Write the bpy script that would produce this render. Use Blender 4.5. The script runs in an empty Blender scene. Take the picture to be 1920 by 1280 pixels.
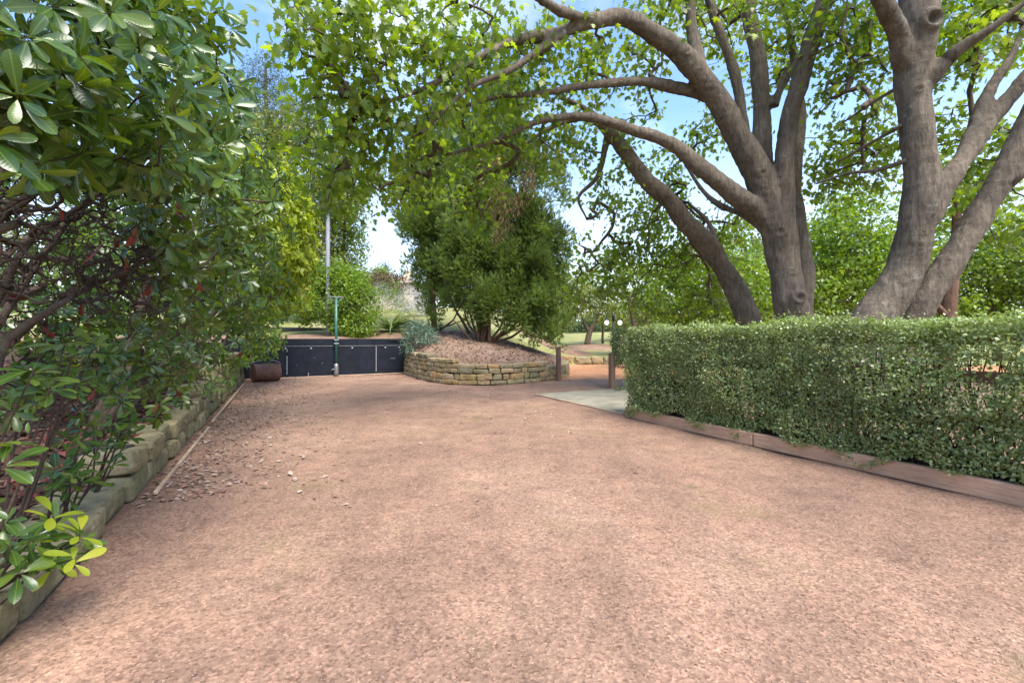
import bpy, math, random
import numpy as np
from mathutils import Vector, Matrix, noise as mnoise

S = bpy.context.scene
COL = S.collection
R = math.radians
random.seed(7)
rng = np.random.default_rng(7)

# ------------------------------------------------------------------ camera
F, H, CX, CY = 880.0, 1.25, 960.0, 635.0
cam_d = bpy.data.cameras.new('camera')
cam = bpy.data.objects.new('camera', cam_d)
COL.objects.link(cam)
cam.location = (0, 0, H)
cam.rotation_euler = (R(90), 0, 0)
cam_d.sensor_width = 36
cam_d.lens = 36 * F / 1920
cam_d.shift_y = -5 / 1920
cam_d.clip_start = 0.05
cam_d.clip_end = 2000
S.camera = cam

# ------------------------------------------------------------------ world, sun, exposure
SUN_EL, SUN_AZ = R(57), R(146)          # azimuth measured from +Y towards +X
W = bpy.data.worlds.new('World')
S.world = W
W.use_nodes = True
wn, wl = W.node_tree.nodes, W.node_tree.links
wn.clear()
w_out = wn.new('ShaderNodeOutputWorld')
w_bg = wn.new('ShaderNodeBackground')
w_bg.inputs['Strength'].default_value = 0.113
sky = wn.new('ShaderNodeTexSky')
sky.sky_type = 'NISHITA'
sky.sun_disc = False
sky.sun_elevation = SUN_EL
sky.sun_rotation = SUN_AZ
sky.air_density = 1.0
sky.dust_density = 1.2
sky.ozone_density = 2.0
tc = wn.new('ShaderNodeTexCoord')
sep = wn.new('ShaderNodeSeparateXYZ')
wl.new(tc.outputs['Generated'], sep.inputs[0])
# thin cloud, thicker towards the horizon
addz = wn.new('ShaderNodeMath'); addz.operation = 'ADD'; addz.inputs[1].default_value = 0.22
wl.new(sep.outputs['Z'], addz.inputs[0])
dv = wn.new('ShaderNodeVectorMath'); dv.operation = 'DIVIDE'
wl.new(tc.outputs['Generated'], dv.inputs[0])
cmb = wn.new('ShaderNodeCombineXYZ')
for i in range(3):
    wl.new(addz.outputs[0], cmb.inputs[i])
wl.new(cmb.outputs[0], dv.inputs[1])
cn = wn.new('ShaderNodeTexNoise')
cn.inputs['Scale'].default_value = 1.6
cn.inputs['Detail'].default_value = 7
cn.inputs['Roughness'].default_value = 0.58
wl.new(dv.outputs[0], cn.inputs['Vector'])
cr = wn.new('ShaderNodeValToRGB')
cr.color_ramp.elements[0].position = 0.52
cr.color_ramp.elements[0].color = (0, 0, 0, 1)
cr.color_ramp.elements[1].position = 0.74
cr.color_ramp.elements[1].color = (0.75, 0.75, 0.75, 1)
wl.new(cn.outputs['Fac'], cr.inputs[0])
hz = wn.new('ShaderNodeMapRange')
hz.inputs['From Min'].default_value = 0.0
hz.inputs['From Max'].default_value = 0.42
hz.inputs['To Min'].default_value = 0.85
hz.inputs['To Max'].default_value = 0.0
wl.new(sep.outputs['Z'], hz.inputs['Value'])
mx = wn.new('ShaderNodeMath'); mx.operation = 'MAXIMUM'
wl.new(cr.outputs[0], mx.inputs[0]); wl.new(hz.outputs[0], mx.inputs[1])
wm = wn.new('ShaderNodeMixRGB')
wm.inputs[2].default_value = (3.4, 3.7, 4.1, 1)
wl.new(mx.outputs[0], wm.inputs[0])
hs_ = wn.new('ShaderNodeHueSaturation')
hs_.inputs['Saturation'].default_value = 1.1
hs_.inputs['Value'].default_value = 1.05
wl.new(sky.outputs[0], hs_.inputs['Color'])
wl.new(hs_.outputs[0], wm.inputs[1])
wl.new(wm.outputs[0], w_bg.inputs['Color'])
wl.new(w_bg.outputs[0], w_out.inputs[0])

sun_d = bpy.data.lights.new('sun', 'SUN')
sun_d.energy = 2.3
sun_d.angle = R(36)
sun_d.color = (1, 0.95, 0.86)
sun = bpy.data.objects.new('sun', sun_d)
COL.objects.link(sun)
sun_vec = Vector((math.sin(SUN_AZ) * math.cos(SUN_EL), math.cos(SUN_AZ) * math.cos(SUN_EL), math.sin(SUN_EL)))
sun.rotation_euler = sun_vec.to_track_quat('Z', 'Y').to_euler()
sun.location = (20, 10, 40)

S.view_settings.view_transform = 'Standard'
S.view_settings.look = 'None'
S.view_settings.gamma = 1
S.view_settings.use_curve_mapping = False
S.view_settings.exposure = 1.88
S.render.engine = 'CYCLES'
S.cycles.max_bounces = 7
S.cycles.diffuse_bounces = 4
S.cycles.transmission_bounces = 5
S.cycles.transparent_max_bounces = 6

# ------------------------------------------------------------------ placing helpers
PX, DX = (0.898, 0.441), (-0.441, 0.898)      # across and along the gravel court


def P(x, y, Y):
    return np.array(((x - CX) / F * Y, Y, H - (y - CY) / F * Y))


def UV(u, v, z=0.0):
    return np.array((u * PX[0] + v * DX[0], u * PX[1] + v * DX[1], z))


def pix(p):
    p = np.asarray(p)
    return CX + F * p[..., 0] / p[..., 1], CY - F * (p[..., 2] - H) / p[..., 1]


def sstep(a, b, x):
    t = np.clip((np.asarray(x, float) - a) / (b - a), 0, 1)
    return t * t * (3 - 2 * t)


def norm(v):
    v = np.asarray(v, float)
    return v / np.maximum(np.linalg.norm(v, axis=-1, keepdims=True), 1e-9)


def vnoise(p, sc=1.0, seed=0.0):
    return mnoise.noise(Vector((p[0] * sc + seed, p[1] * sc + seed * 1.7, p[2] * sc - seed)))


# ------------------------------------------------------------------ object helpers
def tag(o, label=None, cat=None, group=None, kind=None):
    if label: o['label'] = label
    if cat: o['category'] = cat
    if group: o['group'] = group
    if kind: o['kind'] = kind
    return o


def thing(name, label, cat, loc, group=None):
    o = bpy.data.objects.new(name, None)
    o.empty_display_size = 0.2
    COL.objects.link(o)
    o.location = [float(c) for c in loc]
    return tag(o, label, cat, group)


def mesh_np(name, V, T, smooth=True, uv=None):
    """V (n,3), T (m,k) with k = 3 or 4"""
    V = np.ascontiguousarray(V, dtype=np.float32)
    T = np.ascontiguousarray(T, dtype=np.int32)
    k = T.shape[1]
    me = bpy.data.meshes.new(name)
    me.vertices.add(len(V))
    me.vertices.foreach_set('co', V.ravel())
    me.loops.add(T.size)
    me.loops.foreach_set('vertex_index', T.ravel())
    me.polygons.add(len(T))
    me.polygons.foreach_set('loop_start', np.arange(0, T.size, k, dtype=np.int32))
    me.polygons.foreach_set('loop_total', np.full(len(T), k, dtype=np.int32))
    me.polygons.foreach_set('use_smooth', np.full(len(T), bool(smooth)))
    if uv is not None:
        lay = me.uv_layers.new(name='UVMap')
        lay.data.foreach_set('uv', np.ascontiguousarray(uv[T.ravel()], dtype=np.float32).ravel())
    me.update(calc_edges=True)
    return me


def link(name, me, mat=None, parent=None, loc=None):
    o = bpy.data.objects.new(name, me)
    COL.objects.link(o)
    if mat is not None and not me.materials:
        me.materials.append(mat)
    if parent is not None:
        o.parent = parent
    if loc is not None:
        o.location = [float(c) for c in loc]
    return o


def obj_np(name, V, T, mat, parent=None, smooth=True, uv=None):
    """V in world coordinates; made local to the parent's place"""
    V = np.asarray(V, float)
    if parent is not None:
        V = V - np.array(parent.location)
        if parent.parent is not None:
            V = V - np.array(parent.parent.location)
    return link(name, mesh_np(name, V, T, smooth, uv), mat, parent)


class MB:
    """collects quads"""
    def __init__(s):
        s.v, s.f = [], []

    def add(s, V, Q):
        o = len(s.v)
        s.v.extend([tuple(map(float, p)) for p in V])
        s.f.extend([tuple(int(i) + o for i in q) for q in Q])
        return s

    def box(s, c, ax, ay, az):
        """centre and three half-axis vectors, edges slightly chamfered"""
        c, ax, ay, az = [np.asarray(q, float) for q in (c, ax, ay, az)]
        b = 0.012
        L = [np.linalg.norm(q) for q in (ax, ay, az)]
        b = min(b, min(L) * 0.35)
        V, idx = [], {}
        D = [ax / L[0], ay / L[1], az / L[2]]
        for sx in (-1, 1):
            for sy in (-1, 1):
                for sz in (-1, 1):
                    for k in range(3):
                        e = [L[0] - b, L[1] - b, L[2] - b]
                        e[k] = L[k]
                        idx[(sx, sy, sz, k)] = len(V)
                        V.append(c + D[0] * e[0] * sx + D[1] * e[1] * sy + D[2] * e[2] * sz)
        Q = []
        for k in range(3):
            a, d = (k + 1) % 3, (k + 2) % 3
            for sg in (-1, 1):
                ring = []
                for sa, sd in ((-1, -1), (1, -1), (1, 1), (-1, 1)):
                    t = [0, 0, 0]
                    t[k], t[a], t[d] = sg, sa, sd
                    ring.append(idx[(*t, k)])
                Q.append(ring if sg > 0 else ring[::-1])
            for sa in (-1, 1):
                for sd in (-1, 1):
                    q = []
                    for sg, kk in ((-1, a), (1, a), (1, d), (-1, d)):
                        t = [0, 0, 0]
                        t[k], t[a], t[d] = sg, sa, sd
                        q.append(idx[(*t, kk)])
                    Q.append(q if sa * sd > 0 else q[::-1])
        o = len(s.v)
        s.v.extend([tuple(p) for p in V])
        s.f.extend([tuple(i + o for i in q) for q in Q])
        for sx in (-1, 1):
            for sy in (-1, 1):
                for sz in (-1, 1):
                    q = [idx[(sx, sy, sz, k)] + o for k in range(3)]
                    s.f.append(tuple(q if sx * sy * sz > 0 else q[::-1]))
        return s

    def tube(s, pts, rad, n=8, cap=True):
        pts = np.asarray(pts, float)
        rad = np.broadcast_to(np.asarray(rad, float), (len(pts),))
        V, Q = tube_np(pts, rad, n)
        s.add(V, Q)
        if cap:
            o = len(s.v) - len(V)
            s.f.append(tuple(o + i for i in range(n))[::-1])
            s.f.append(tuple(o + len(V) - n + i for i in range(n)))
        return s

    def build(s, name, mat, parent=None, smooth=False):
        V = np.array(s.v, float)
        if parent is not None:
            V = V - np.array(parent.location)
            if parent.parent is not None:
                V = V - np.array(parent.parent.location)
        me = bpy.data.meshes.new(name)
        me.from_pydata([tuple(p) for p in V], [], s.f)
        if smooth:
            me.polygons.foreach_set('use_smooth', np.full(len(me.polygons), True))
        me.update()
        return link(name, me, mat, parent)


def tube_np(pts, rad, n):
    m = len(pts)
    tan = np.zeros_like(pts)
    tan[1:-1] = pts[2:] - pts[:-2]
    tan[0] = pts[1] - pts[0]
    tan[-1] = pts[-1] - pts[-2]
    tan = norm(tan)
    ref = np.array((0.0, 0, 1)) if abs(tan[0][2]) < 0.9 else np.array((1.0, 0, 0))
    a = norm(np.cross(tan[0], ref))
    ang = np.arange(n) * 2 * math.pi / n
    ca, sa = np.cos(ang)[:, None], np.sin(ang)[:, None]
    V = np.empty((m, n, 3))
    for i in range(m):
        a = norm(a - tan[i] * np.dot(a, tan[i]))
        b = np.cross(tan[i], a)
        V[i] = pts[i] + rad[i] * (ca * a + sa * b)
    i0 = np.arange(m - 1)[:, None] * n
    j = np.arange(n)[None, :]
    j1 = (j + 1) % n
    Q = np.stack((i0 + j, i0 + j1, i0 + n + j1, i0 + n + j), -1).reshape(-1, 4)
    return V.reshape(-1, 3), Q


def grid_sheet(name, us, vs, fn, mat, kind='structure', parent=None):
    us, vs = np.asarray(us, float), np.asarray(vs, float)
    A, B = np.meshgrid(us, vs, indexing='ij')
    V = fn(A, B).reshape(-1, 3)
    n = len(vs)
    i = (np.arange(len(us) - 1)[:, None] * n + np.arange(n - 1)[None, :]).ravel()
    Q = np.stack((i, i + n, i + n + 1, i + 1), -1)
    o = obj_np(name, V, Q, mat, parent)
    if kind: o['kind'] = kind
    return o


# ------------------------------------------------------------------ materials
def mat_new(name):
    m = bpy.data.materials.new(name)
    m.use_nodes = True
    nt = m.node_tree
    b = nt.nodes['Principled BSDF']
    return m, nt.nodes, nt.links, b


def ramp(nodes, stops):
    r = nodes.new('ShaderNodeValToRGB')
    e = r.color_ramp.elements
    while len(e) < len(stops):
        e.new(0.5)
    for k, (p, c) in enumerate(stops):
        e[k].position = p
        e[k].color = (*c, 1)
    return r


def tex(nodes, links, kind, scale, coord, **kw):
    t = nodes.new(kind)
    t.inputs['Scale'].default_value = scale
    for k, v in kw.items():
        if k in t.inputs:
            t.inputs[k].default_value = v
        else:
            setattr(t, k, v)
    links.new(coord, t.inputs['Vector'])
    return t


def mixc(nodes, links, fac, a, b, mode='MIX'):
    m = nodes.new('ShaderNodeMixRGB')
    m.blend_type = mode
    for i, q in ((0, fac), (1, a), (2, b)):
        if hasattr(q, 'links'):
            links.new(q, m.inputs[i])
        elif isinstance(q, (int, float)):
            m.inputs[i].default_value = q
        else:
            m.inputs[i].default_value = (*q, 1)
    return m.outputs[0]


def bump(nodes, links, h, strength, dist, prev=None):
    b = nodes.new('ShaderNodeBump')
    b.inputs['Strength'].default_value = strength
    b.inputs['Distance'].default_value = dist
    links.new(h, b.inputs['Height'])
    if prev is not None:
        links.new(prev, b.inputs['Normal'])
    return b.outputs[0]


def leaf_mat(name, cols, rough=0.45, trans=0.35, tcol=(1.5, 1.5, 0.55), vein=False, spec=0.5, clump=0.5):
    m, N, L, b = mat_new(name)
    g = N.new('ShaderNodeNewGeometry')
    oi = N.new('ShaderNodeObjectInfo')
    ad = N.new('ShaderNodeMath'); ad.operation = 'ADD'
    L.new(g.outputs['Random Per Island'], ad.inputs[0]); L.new(oi.outputs['Random'], ad.inputs[1])
    fr = N.new('ShaderNodeMath'); fr.operation = 'FRACT'
    L.new(ad.outputs[0], fr.inputs[0])
    k = len(cols)
    r = ramp(N, [(i / max(1, k - 1), c) for i, c in enumerate(cols)])
    L.new(fr.outputs[0], r.inputs[0])
    col = r.outputs[0]
    ns = tex(N, L, 'ShaderNodeTexNoise', 0.9, g.outputs['Position'], Detail=2.0)
    rr = ramp(N, [(0.35, (1 - clump * .5,) * 3), (0.65, (1 + clump * .35,) * 3)])
    L.new(ns.outputs['Fac'], rr.inputs[0])
    col = mixc(N, L, 1.0, col, rr.outputs[0], 'MULTIPLY')
    if vein:
        uv = N.new('ShaderNodeUVMap')
        sx = N.new('ShaderNodeSeparateXYZ')
        L.new(uv.outputs[0], sx.inputs[0])
        av = N.new('ShaderNodeMath'); av.operation = 'ABSOLUTE'
        L.new(sx.outputs['Y'], av.inputs[0])
        rib = ramp(N, [(0.02, (1, 1, 1)), (0.06, (0, 0, 0))])
        L.new(av.outputs[0], rib.inputs[0])
        # side veins: stripes slanting forward from the midrib
        mm = N.new('ShaderNodeMath'); mm.operation = 'MULTIPLY_ADD'
        L.new(av.outputs[0], mm.inputs[0]); mm.inputs[1].default_value = -0.22
        L.new(sx.outputs['X'], mm.inputs[2])
        sn = N.new('ShaderNodeMath'); sn.operation = 'MULTIPLY'; sn.inputs[1].default_value = 75
        L.new(mm.outputs[0], sn.inputs[0])
        si = N.new('ShaderNodeMath'); si.operation = 'SINE'
        L.new(sn.outputs[0], si.inputs[0])
        sv = ramp(N, [(0.85, (0, 0, 0)), (1.0, (0.16, 0.16, 0.16))])
        L.new(si.outputs[0], sv.inputs[0])
        vv = N.new('ShaderNodeMath'); vv.operation = 'MAXIMUM'
        L.new(rib.outputs[0], vv.inputs[0]); L.new(sv.outputs[0], vv.inputs[1])
        vs = N.new('ShaderNodeMath'); vs.operation = 'MULTIPLY'; vs.inputs[1].default_value = 0.4
        L.new(vv.outputs[0], vs.inputs[0])
        col = mixc(N, L, vs.outputs[0], col, (0.20, 0.27, 0.06))
        L.new(bump(N, L, si.outputs[0], 0.05, 0.002), b.inputs['Normal'])
    L.new(col, b.inputs['Base Color'])
    b.inputs['Roughness'].default_value = rough
    b.inputs['Specular IOR Level'].default_value = spec
    tr = N.new('ShaderNodeBsdfTranslucent')
    L.new(mixc(N, L, 1.0, col, tcol, 'MULTIPLY'), tr.inputs['Color'])
    mix = N.new('ShaderNodeMixShader')
    mix.inputs[0].default_value = trans
    L.new(b.outputs[0], mix.inputs[1]); L.new(tr.outputs[0], mix.inputs[2])
    L.new(mix.outputs[0], N['Material Output'].inputs[0])
    return m


def plain_mat(name, col, rough=0.6, metal=0.0, var=0.25, nscale=6.0, bumpd=0.0, spec=0.5):
    m, N, L, b = mat_new(name)
    g = N.new('ShaderNodeTexCoord').outputs['Object']
    ns = tex(N, L, 'ShaderNodeTexNoise', nscale, g, Detail=6.0, Roughness=0.65)
    lo = tuple(c * (1 - var) for c in col)
    hi = tuple(min(1, c * (1 + var)) for c in col)
    r = ramp(N, [(0.3, lo), (0.7, hi)])
    L.new(ns.outputs['Fac'], r.inputs[0])
    L.new(r.outputs[0], b.inputs['Base Color'])
    b.inputs['Roughness'].default_value = rough
    b.inputs['Metallic'].default_value = metal
    b.inputs['Specular IOR Level'].default_value = spec
    if bumpd:
        n2 = tex(N, L, 'ShaderNodeTexNoise', nscale * 8, g, Detail=4.0)
        L.new(bump(N, L, n2.outputs['Fac'], 0.6, bumpd), b.inputs['Normal'])
    return m


def gravel_mat(name, base, dark, pale, moss=None, wet=0.0):
    m, N, L, b = mat_new(name)
    g = N.new('ShaderNodeNewGeometry').outputs['Position']
    big = tex(N, L, 'ShaderNodeTexNoise', 0.42, g, Detail=5.0, Roughness=0.6)
    mid = tex(N, L, 'ShaderNodeTexNoise', 3.1, g, Detail=6.0, Roughness=0.7)
    r1 = ramp(N, [(0.33, dark), (0.5, base), (0.68, pale)])
    L.new(big.outputs['Fac'], r1.inputs[0])
    r2 = ramp(N, [(0.3, (0.72, 0.72, 0.74)), (0.55, (1, 1, 1)), (0.75, (1.12, 1.1, 1.06))])
    L.new(mid.outputs['Fac'], r2.inputs[0])
    col = mixc(N, L, 1.0, r1.outputs[0], r2.outputs[0], 'MULTIPLY')
    # single grains
    vo = tex(N, L, 'ShaderNodeTexVoronoi', 78.0, g)
    sp = N.new('ShaderNodeSeparateColor')
    L.new(vo.outputs['Color'], sp.inputs[0])
    r3 = ramp(N, [(0.0, (0.55, 0.52, 0.51)), (0.3, (0.88, 0.87, 0.86)), (0.8, (1.08, 1.08, 1.08)), (1.0, (1.45, 1.43, 1.4))])
    L.new(sp.outputs[0], r3.inputs[0])
    col = mixc(N, L, 0.9, col, r3.outputs[0], 'MULTIPLY')
    vo2 = tex(N, L, 'ShaderNodeTexVoronoi', 34.0, g)
    sp2 = N.new('ShaderNodeSeparateColor')
    L.new(vo2.outputs['Color'], sp2.inputs[0])
    r4 = ramp(N, [(0.0, (0.5, 0.47, 0.46)), (0.12, (1, 1, 1)), (0.95, (1, 1, 1)), (1.0, (1.38, 1.35, 1.3))])
    L.new(sp2.outputs[1], r4.inputs[0])
    col = mixc(N, L, 0.45, col, r4.outputs[0], 'MULTIPLY')
    if moss:
        # worn streaks along the way people and wheels go
        ms = N.new('ShaderNodeMapping')
        ms.inputs['Rotation'].default_value = (0, 0, R(-26.1))
        ms.inputs['Scale'].default_value = (1.1, 0.16, 1)
        L.new(g, ms.inputs[0])
        sk_ = tex(N, L, 'ShaderNodeTexNoise', 1.5, ms.outputs[0], Detail=6.0, Roughness=0.62, Distortion=0.6)
        rk = ramp(N, [(0.36, (0.80, 0.79, 0.80)), (0.5, (1, 1, 1)), (0.66, (1.16, 1.13, 1.10))])
        L.new(sk_.outputs['Fac'], rk.inputs[0])
        col = mixc(N, L, 0.55, col, rk.outputs[0], 'MULTIPLY')
        cl = tex(N, L, 'ShaderNodeTexNoise', 14.0, g, Detail=5.0, Roughness=0.75)
        rc_ = ramp(N, [(0.34, (0.66, 0.64, 0.63)), (0.46, (1, 1, 1)), (0.64, (1, 1, 1)), (0.76, (1.2, 1.18, 1.15))])
        L.new(cl.outputs['Fac'], rc_.inputs[0])
        col = mixc(N, L, 0.8, col, rc_.outputs[0], 'MULTIPLY')
        mo = tex(N, L, 'ShaderNodeTexNoise', 0.9, g, Detail=7.0, Roughness=0.72)
        rm = ramp(N, [(0.55, (0, 0, 0)), (0.72, (0.6, 0.6, 0.6))])
        L.new(mo.outputs['Fac'], rm.inputs[0])
        col = mixc(N, L, rm.outputs[0], col, moss)
    L.new(col, b.inputs['Base Color'])
    b.inputs['Roughness'].default_value = 0.95
    b.inputs['Specular IOR Level'].default_value = 0.2
    n1 = bump(N, L, vo.outputs['Distance'], 0.4, 0.005)
    fine = tex(N, L, 'ShaderNodeTexNoise', 38.0, g, Detail=5.0, Roughness=0.7)
    n2 = bump(N, L, fine.outputs['Fac'], 0.5, 0.012, n1)
    n3 = bump(N, L, mid.outputs['Fac'], 0.25, 0.03, n2)
    L.new(n3, b.inputs['Normal'])
    return m


def stone_mat(name, cols, lichen=(0.15, 0.16, 0.06), l0=0.48):
    m, N, L, b = mat_new(name)
    geo = N.new('ShaderNodeNewGeometry')
    g = geo.outputs['Position']
    oi = N.new('ShaderNodeObjectInfo')
    r0 = ramp(N, [(i / (len(cols) - 1), c) for i, c in enumerate(cols)])
    L.new(oi.outputs['Random'], r0.inputs[0])
    ns = tex(N, L, 'ShaderNodeTexNoise', 7.0, g, Detail=8.0, Roughness=0.7)
    r1 = ramp(N, [(0.3, (0.55, 0.54, 0.5)), (0.5, (1, 1, 1)), (0.72, (1.25, 1.2, 1.1))])
    L.new(ns.outputs['Fac'], r1.inputs[0])
    col = mixc(N, L, 1.0, r0.outputs[0], r1.outputs[0], 'MULTIPLY')
    li = tex(N, L, 'ShaderNodeTexNoise', 3.4, g, Detail=9.0, Roughness=0.75)
    rl = ramp(N, [(l0, (0, 0, 0)), (l0 + 0.2, (0.75, 0.75, 0.75))])
    L.new(li.outputs['Fac'], rl.inputs[0])
    col = mixc(N, L, rl.outputs[0], col, lichen)
    st = tex(N, L, 'ShaderNodeTexNoise', 21.0, g, Detail=5.0, Roughness=0.7)
    rs = ramp(N, [(0.30, (0.35, 0.34, 0.32)), (0.43, (1, 1, 1))])
    L.new(st.outputs['Fac'], rs.inputs[0])
    col = mixc(N, L, 0.8, col, rs.outputs[0], 'MULTIPLY')
    L.new(col, b.inputs['Base Color'])
    b.inputs['Roughness'].default_value = 0.92
    b.inputs['Specular IOR Level'].default_value = 0.2
    n1 = bump(N, L, ns.outputs['Fac'], 0.7, 0.05)
    n2 = bump(N, L, st.outputs['Fac'], 0.6, 0.015, n1)
    L.new(n2, b.inputs['Normal'])
    return m


def bark_mat(name, dark, mid, pale, lichen=(0.36, 0.38, 0.32), rough_scale=1.0, lich=0.6):
    m, N, L, b = mat_new(name)
    g = N.new('ShaderNodeNewGeometry').outputs['Position']
    mp = N.new('ShaderNodeMapping')
    mp.inputs['Scale'].default_value = (1, 1, 0.22)
    L.new(g, mp.inputs[0])
    ns = tex(N, L, 'ShaderNodeTexNoise', 16.0 * rough_scale, mp.outputs[0], Detail=9.0, Roughness=0.72, Distortion=0.5)
    r1 = ramp(N, [(0.28, dark), (0.5, mid), (0.72, pale)])
    L.new(ns.outputs['Fac'], r1.inputs[0])
    big = tex(N, L, 'ShaderNodeTexNoise', 1.7, g, Detail=4.0)
    rb = ramp(N, [(0.3, (0.68, 0.68, 0.68)), (0.7, (1.2, 1.18, 1.15))])
    L.new(big.outputs['Fac'], rb.inputs[0])
    col = mixc(N, L, 1.0, r1.outputs[0], rb.outputs[0], 'MULTIPLY')
    # thin rings across the limb
    mp2 = N.new('ShaderNodeMapping')
    mp2.inputs['Scale'].default_value = (0.35, 0.35, 4.5)
    L.new(g, mp2.inputs[0])
    wv = tex(N, L, 'ShaderNodeTexNoise', 7.0, mp2.outputs[0], Detail=6.0, Roughness=0.65, Distortion=1.0)
    rw = ramp(N, [(0.33, (0.55, 0.53, 0.5)), (0.39, (1, 1, 1)), (0.9, (1.1, 1.1, 1.1))])
    L.new(wv.outputs['Fac'], rw.inputs[0])
    col = mixc(N, L, 0.35, col, rw.outputs[0], 'MULTIPLY')
    li = tex(N, L, 'ShaderNodeTexNoise', 4.5, g, Detail=7.0, Roughness=0.7)
    rl = ramp(N, [(0.6, (0, 0, 0)), (0.68, (lich,) * 3)])
    L.new(li.outputs['Fac'], rl.inputs[0])
    col = mixc(N, L, rl.outputs[0], col, lichen)
    L.new(col, b.inputs['Base Color'])
    b.inputs['Roughness'].default_value = 0.9
    b.inputs['Specular IOR Level'].default_value = 0.25
    n1 = bump(N, L, ns.outputs['Fac'], 1.0, 0.05)
    n2 = bump(N, L, wv.outputs['Fac'], 0.35, 0.03, n1)
    L.new(n2, b.inputs['Normal'])
    return m


def timber_mat(name, cols, axis_stretch=(3, 3, 30), rough=0.8):
    m, N, L, b = mat_new(name)
    g = N.new('ShaderNodeTexCoord').outputs['Object']
    mp = N.new('ShaderNodeMapping')
    mp.inputs['Scale'].default_value = axis_stretch
    mp.inputs['Rotation'].default_value = (0, 0, R(-26.1))
    L.new(g, mp.inputs[0])
    ns = tex(N, L, 'ShaderNodeTexNoise', 1.6, mp.outputs[0], Detail=8.0, Roughness=0.7)
    r1 = ramp(N, [(0.3, cols[0]), (0.5, cols[1]), (0.72, cols[2])])
    L.new(ns.outputs['Fac'], r1.inputs[0])
    bg = tex(N, L, 'ShaderNodeTexNoise', 2.2, g, Detail=5.0)
    rb = ramp(N, [(0.3, (0.75, 0.75, 0.75)), (0.7, (1.15, 1.15, 1.15))])
    L.new(bg.outputs['Fac'], rb.inputs[0])
    L.new(mixc(N, L, 1.0, r1.outputs[0], rb.outputs[0], 'MULTIPLY'), b.inputs['Base Color'])
    b.inputs['Roughness'].default_value = rough
    L.new(bump(N, L, ns.outputs['Fac'], 0.5, 0.008), b.inputs['Normal'])
    return m


M = {}
M['gravel'] = gravel_mat('gravel', (0.268, 0.166, 0.117), (0.195, 0.121, 0.09), (0.325, 0.213, 0.153), moss=(0.15, 0.125, 0.055))
M['path'] = gravel_mat('orange_gravel', (0.42, 0.215, 0.11), (0.36, 0.175, 0.085), (0.47, 0.27, 0.155))
M['mulch'] = gravel_mat('mulch', (0.23, 0.148, 0.103), (0.15, 0.092, 0.065), (0.29, 0.195, 0.142))
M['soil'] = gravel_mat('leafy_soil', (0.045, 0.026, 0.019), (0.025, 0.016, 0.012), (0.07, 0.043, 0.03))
M['lawn'] = gravel_mat('lawn', (0.235, 0.235, 0.088), (0.17, 0.19, 0.06), (0.32, 0.30, 0.15))
M['concrete'] = plain_mat('concrete', (0.235, 0.215, 0.16), 0.9, var=0.3, nscale=3.0, bumpd=0.004, spec=0.2)
M['stone'] = stone_mat('sandstone', [(0.20, 0.165, 0.10), (0.32, 0.24, 0.145), (0.17, 0.155, 0.11), (0.38, 0.28, 0.17), (0.23, 0.20, 0.13), (0.36, 0.235, 0.11), (0.27, 0.215, 0.14)])
M['mossy_stone'] = stone_mat('mossy_sandstone', [(0.25, 0.215, 0.13), (0.34, 0.27, 0.16), (0.21, 0.19, 0.12), (0.38, 0.30, 0.19), (0.28, 0.24, 0.15)], (0.14, 0.145, 0.055), 0.42)
M['core'] = plain_mat('wall_core', (0.03, 0.023, 0.016), 0.95, var=0.4)
M['bark'] = bark_mat('maple_bark', (0.06, 0.048, 0.037), (0.14, 0.112, 0.085), (0.225, 0.188, 0.148), (0.25, 0.26, 0.22))
M['twig'] = bark_mat('twig_bark', (0.06, 0.045, 0.033), (0.12, 0.09, 0.065), (0.20, 0.155, 0.12), lich=0.2)
M['shrub_bark'] = bark_mat('shrub_bark', (0.04, 0.028, 0.021), (0.085, 0.06, 0.045), (0.14, 0.105, 0.08), lich=0.3)
M['red_bark'] = bark_mat('red_bark', (0.07, 0.04, 0.028), (0.15, 0.085, 0.058), (0.22, 0.135, 0.095), lich=0.1)
M['maple_leaf'] = leaf_mat('maple_leaf', [(0.12, 0.185, 0.022), (0.18, 0.245, 0.026), (0.085, 0.145, 0.03), (0.24, 0.29, 0.035), (0.13, 0.20, 0.026)], 0.36, 0.58, (1.75, 1.8, 0.5), spec=0.6)
M['shrub_leaf'] = leaf_mat('glossy_leaf', [(0.035, 0.085, 0.016), (0.07, 0.135, 0.02), (0.03, 0.075, 0.022), (0.12, 0.18, 0.026), (0.05, 0.11, 0.018)], 0.25, 0.34, (2.3, 1.9, 0.4), vein=True, spec=0.6)
M['red_leaf'] = leaf_mat('red_leaf', [(0.22, 0.02, 0.016), (0.16, 0.03, 0.02), (0.28, 0.035, 0.035)], 0.35, 0.3, (1.3, 1.0, 0.8), vein=True)
M['lime_leaf'] = leaf_mat('lime_leaf', [(0.27, 0.34, 0.025), (0.35, 0.40, 0.03), (0.18, 0.27, 0.022), (0.42, 0.43, 0.035)], 0.35, 0.45, (1.45, 1.5, 0.45), vein=False)
M['hedge_leaf'] = leaf_mat('hedge_leaf', [(0.17, 0.235, 0.085), (0.26, 0.325, 0.135), (0.125, 0.19, 0.06), (0.36, 0.40, 0.21), (0.19, 0.27, 0.085), (0.22, 0.24, 0.09)], 0.36, 0.32, (1.5, 1.5, 0.5), spec=0.55)
M['cypress_leaf'] = leaf_mat('cypress_leaf', [(0.09, 0.145, 0.035), (0.15, 0.205, 0.045), (0.095, 0.155, 0.045), (0.23, 0.265, 0.07)], 0.7, 0.40, (1.4, 1.5, 0.6), spec=0.2, clump=0.8)
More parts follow.
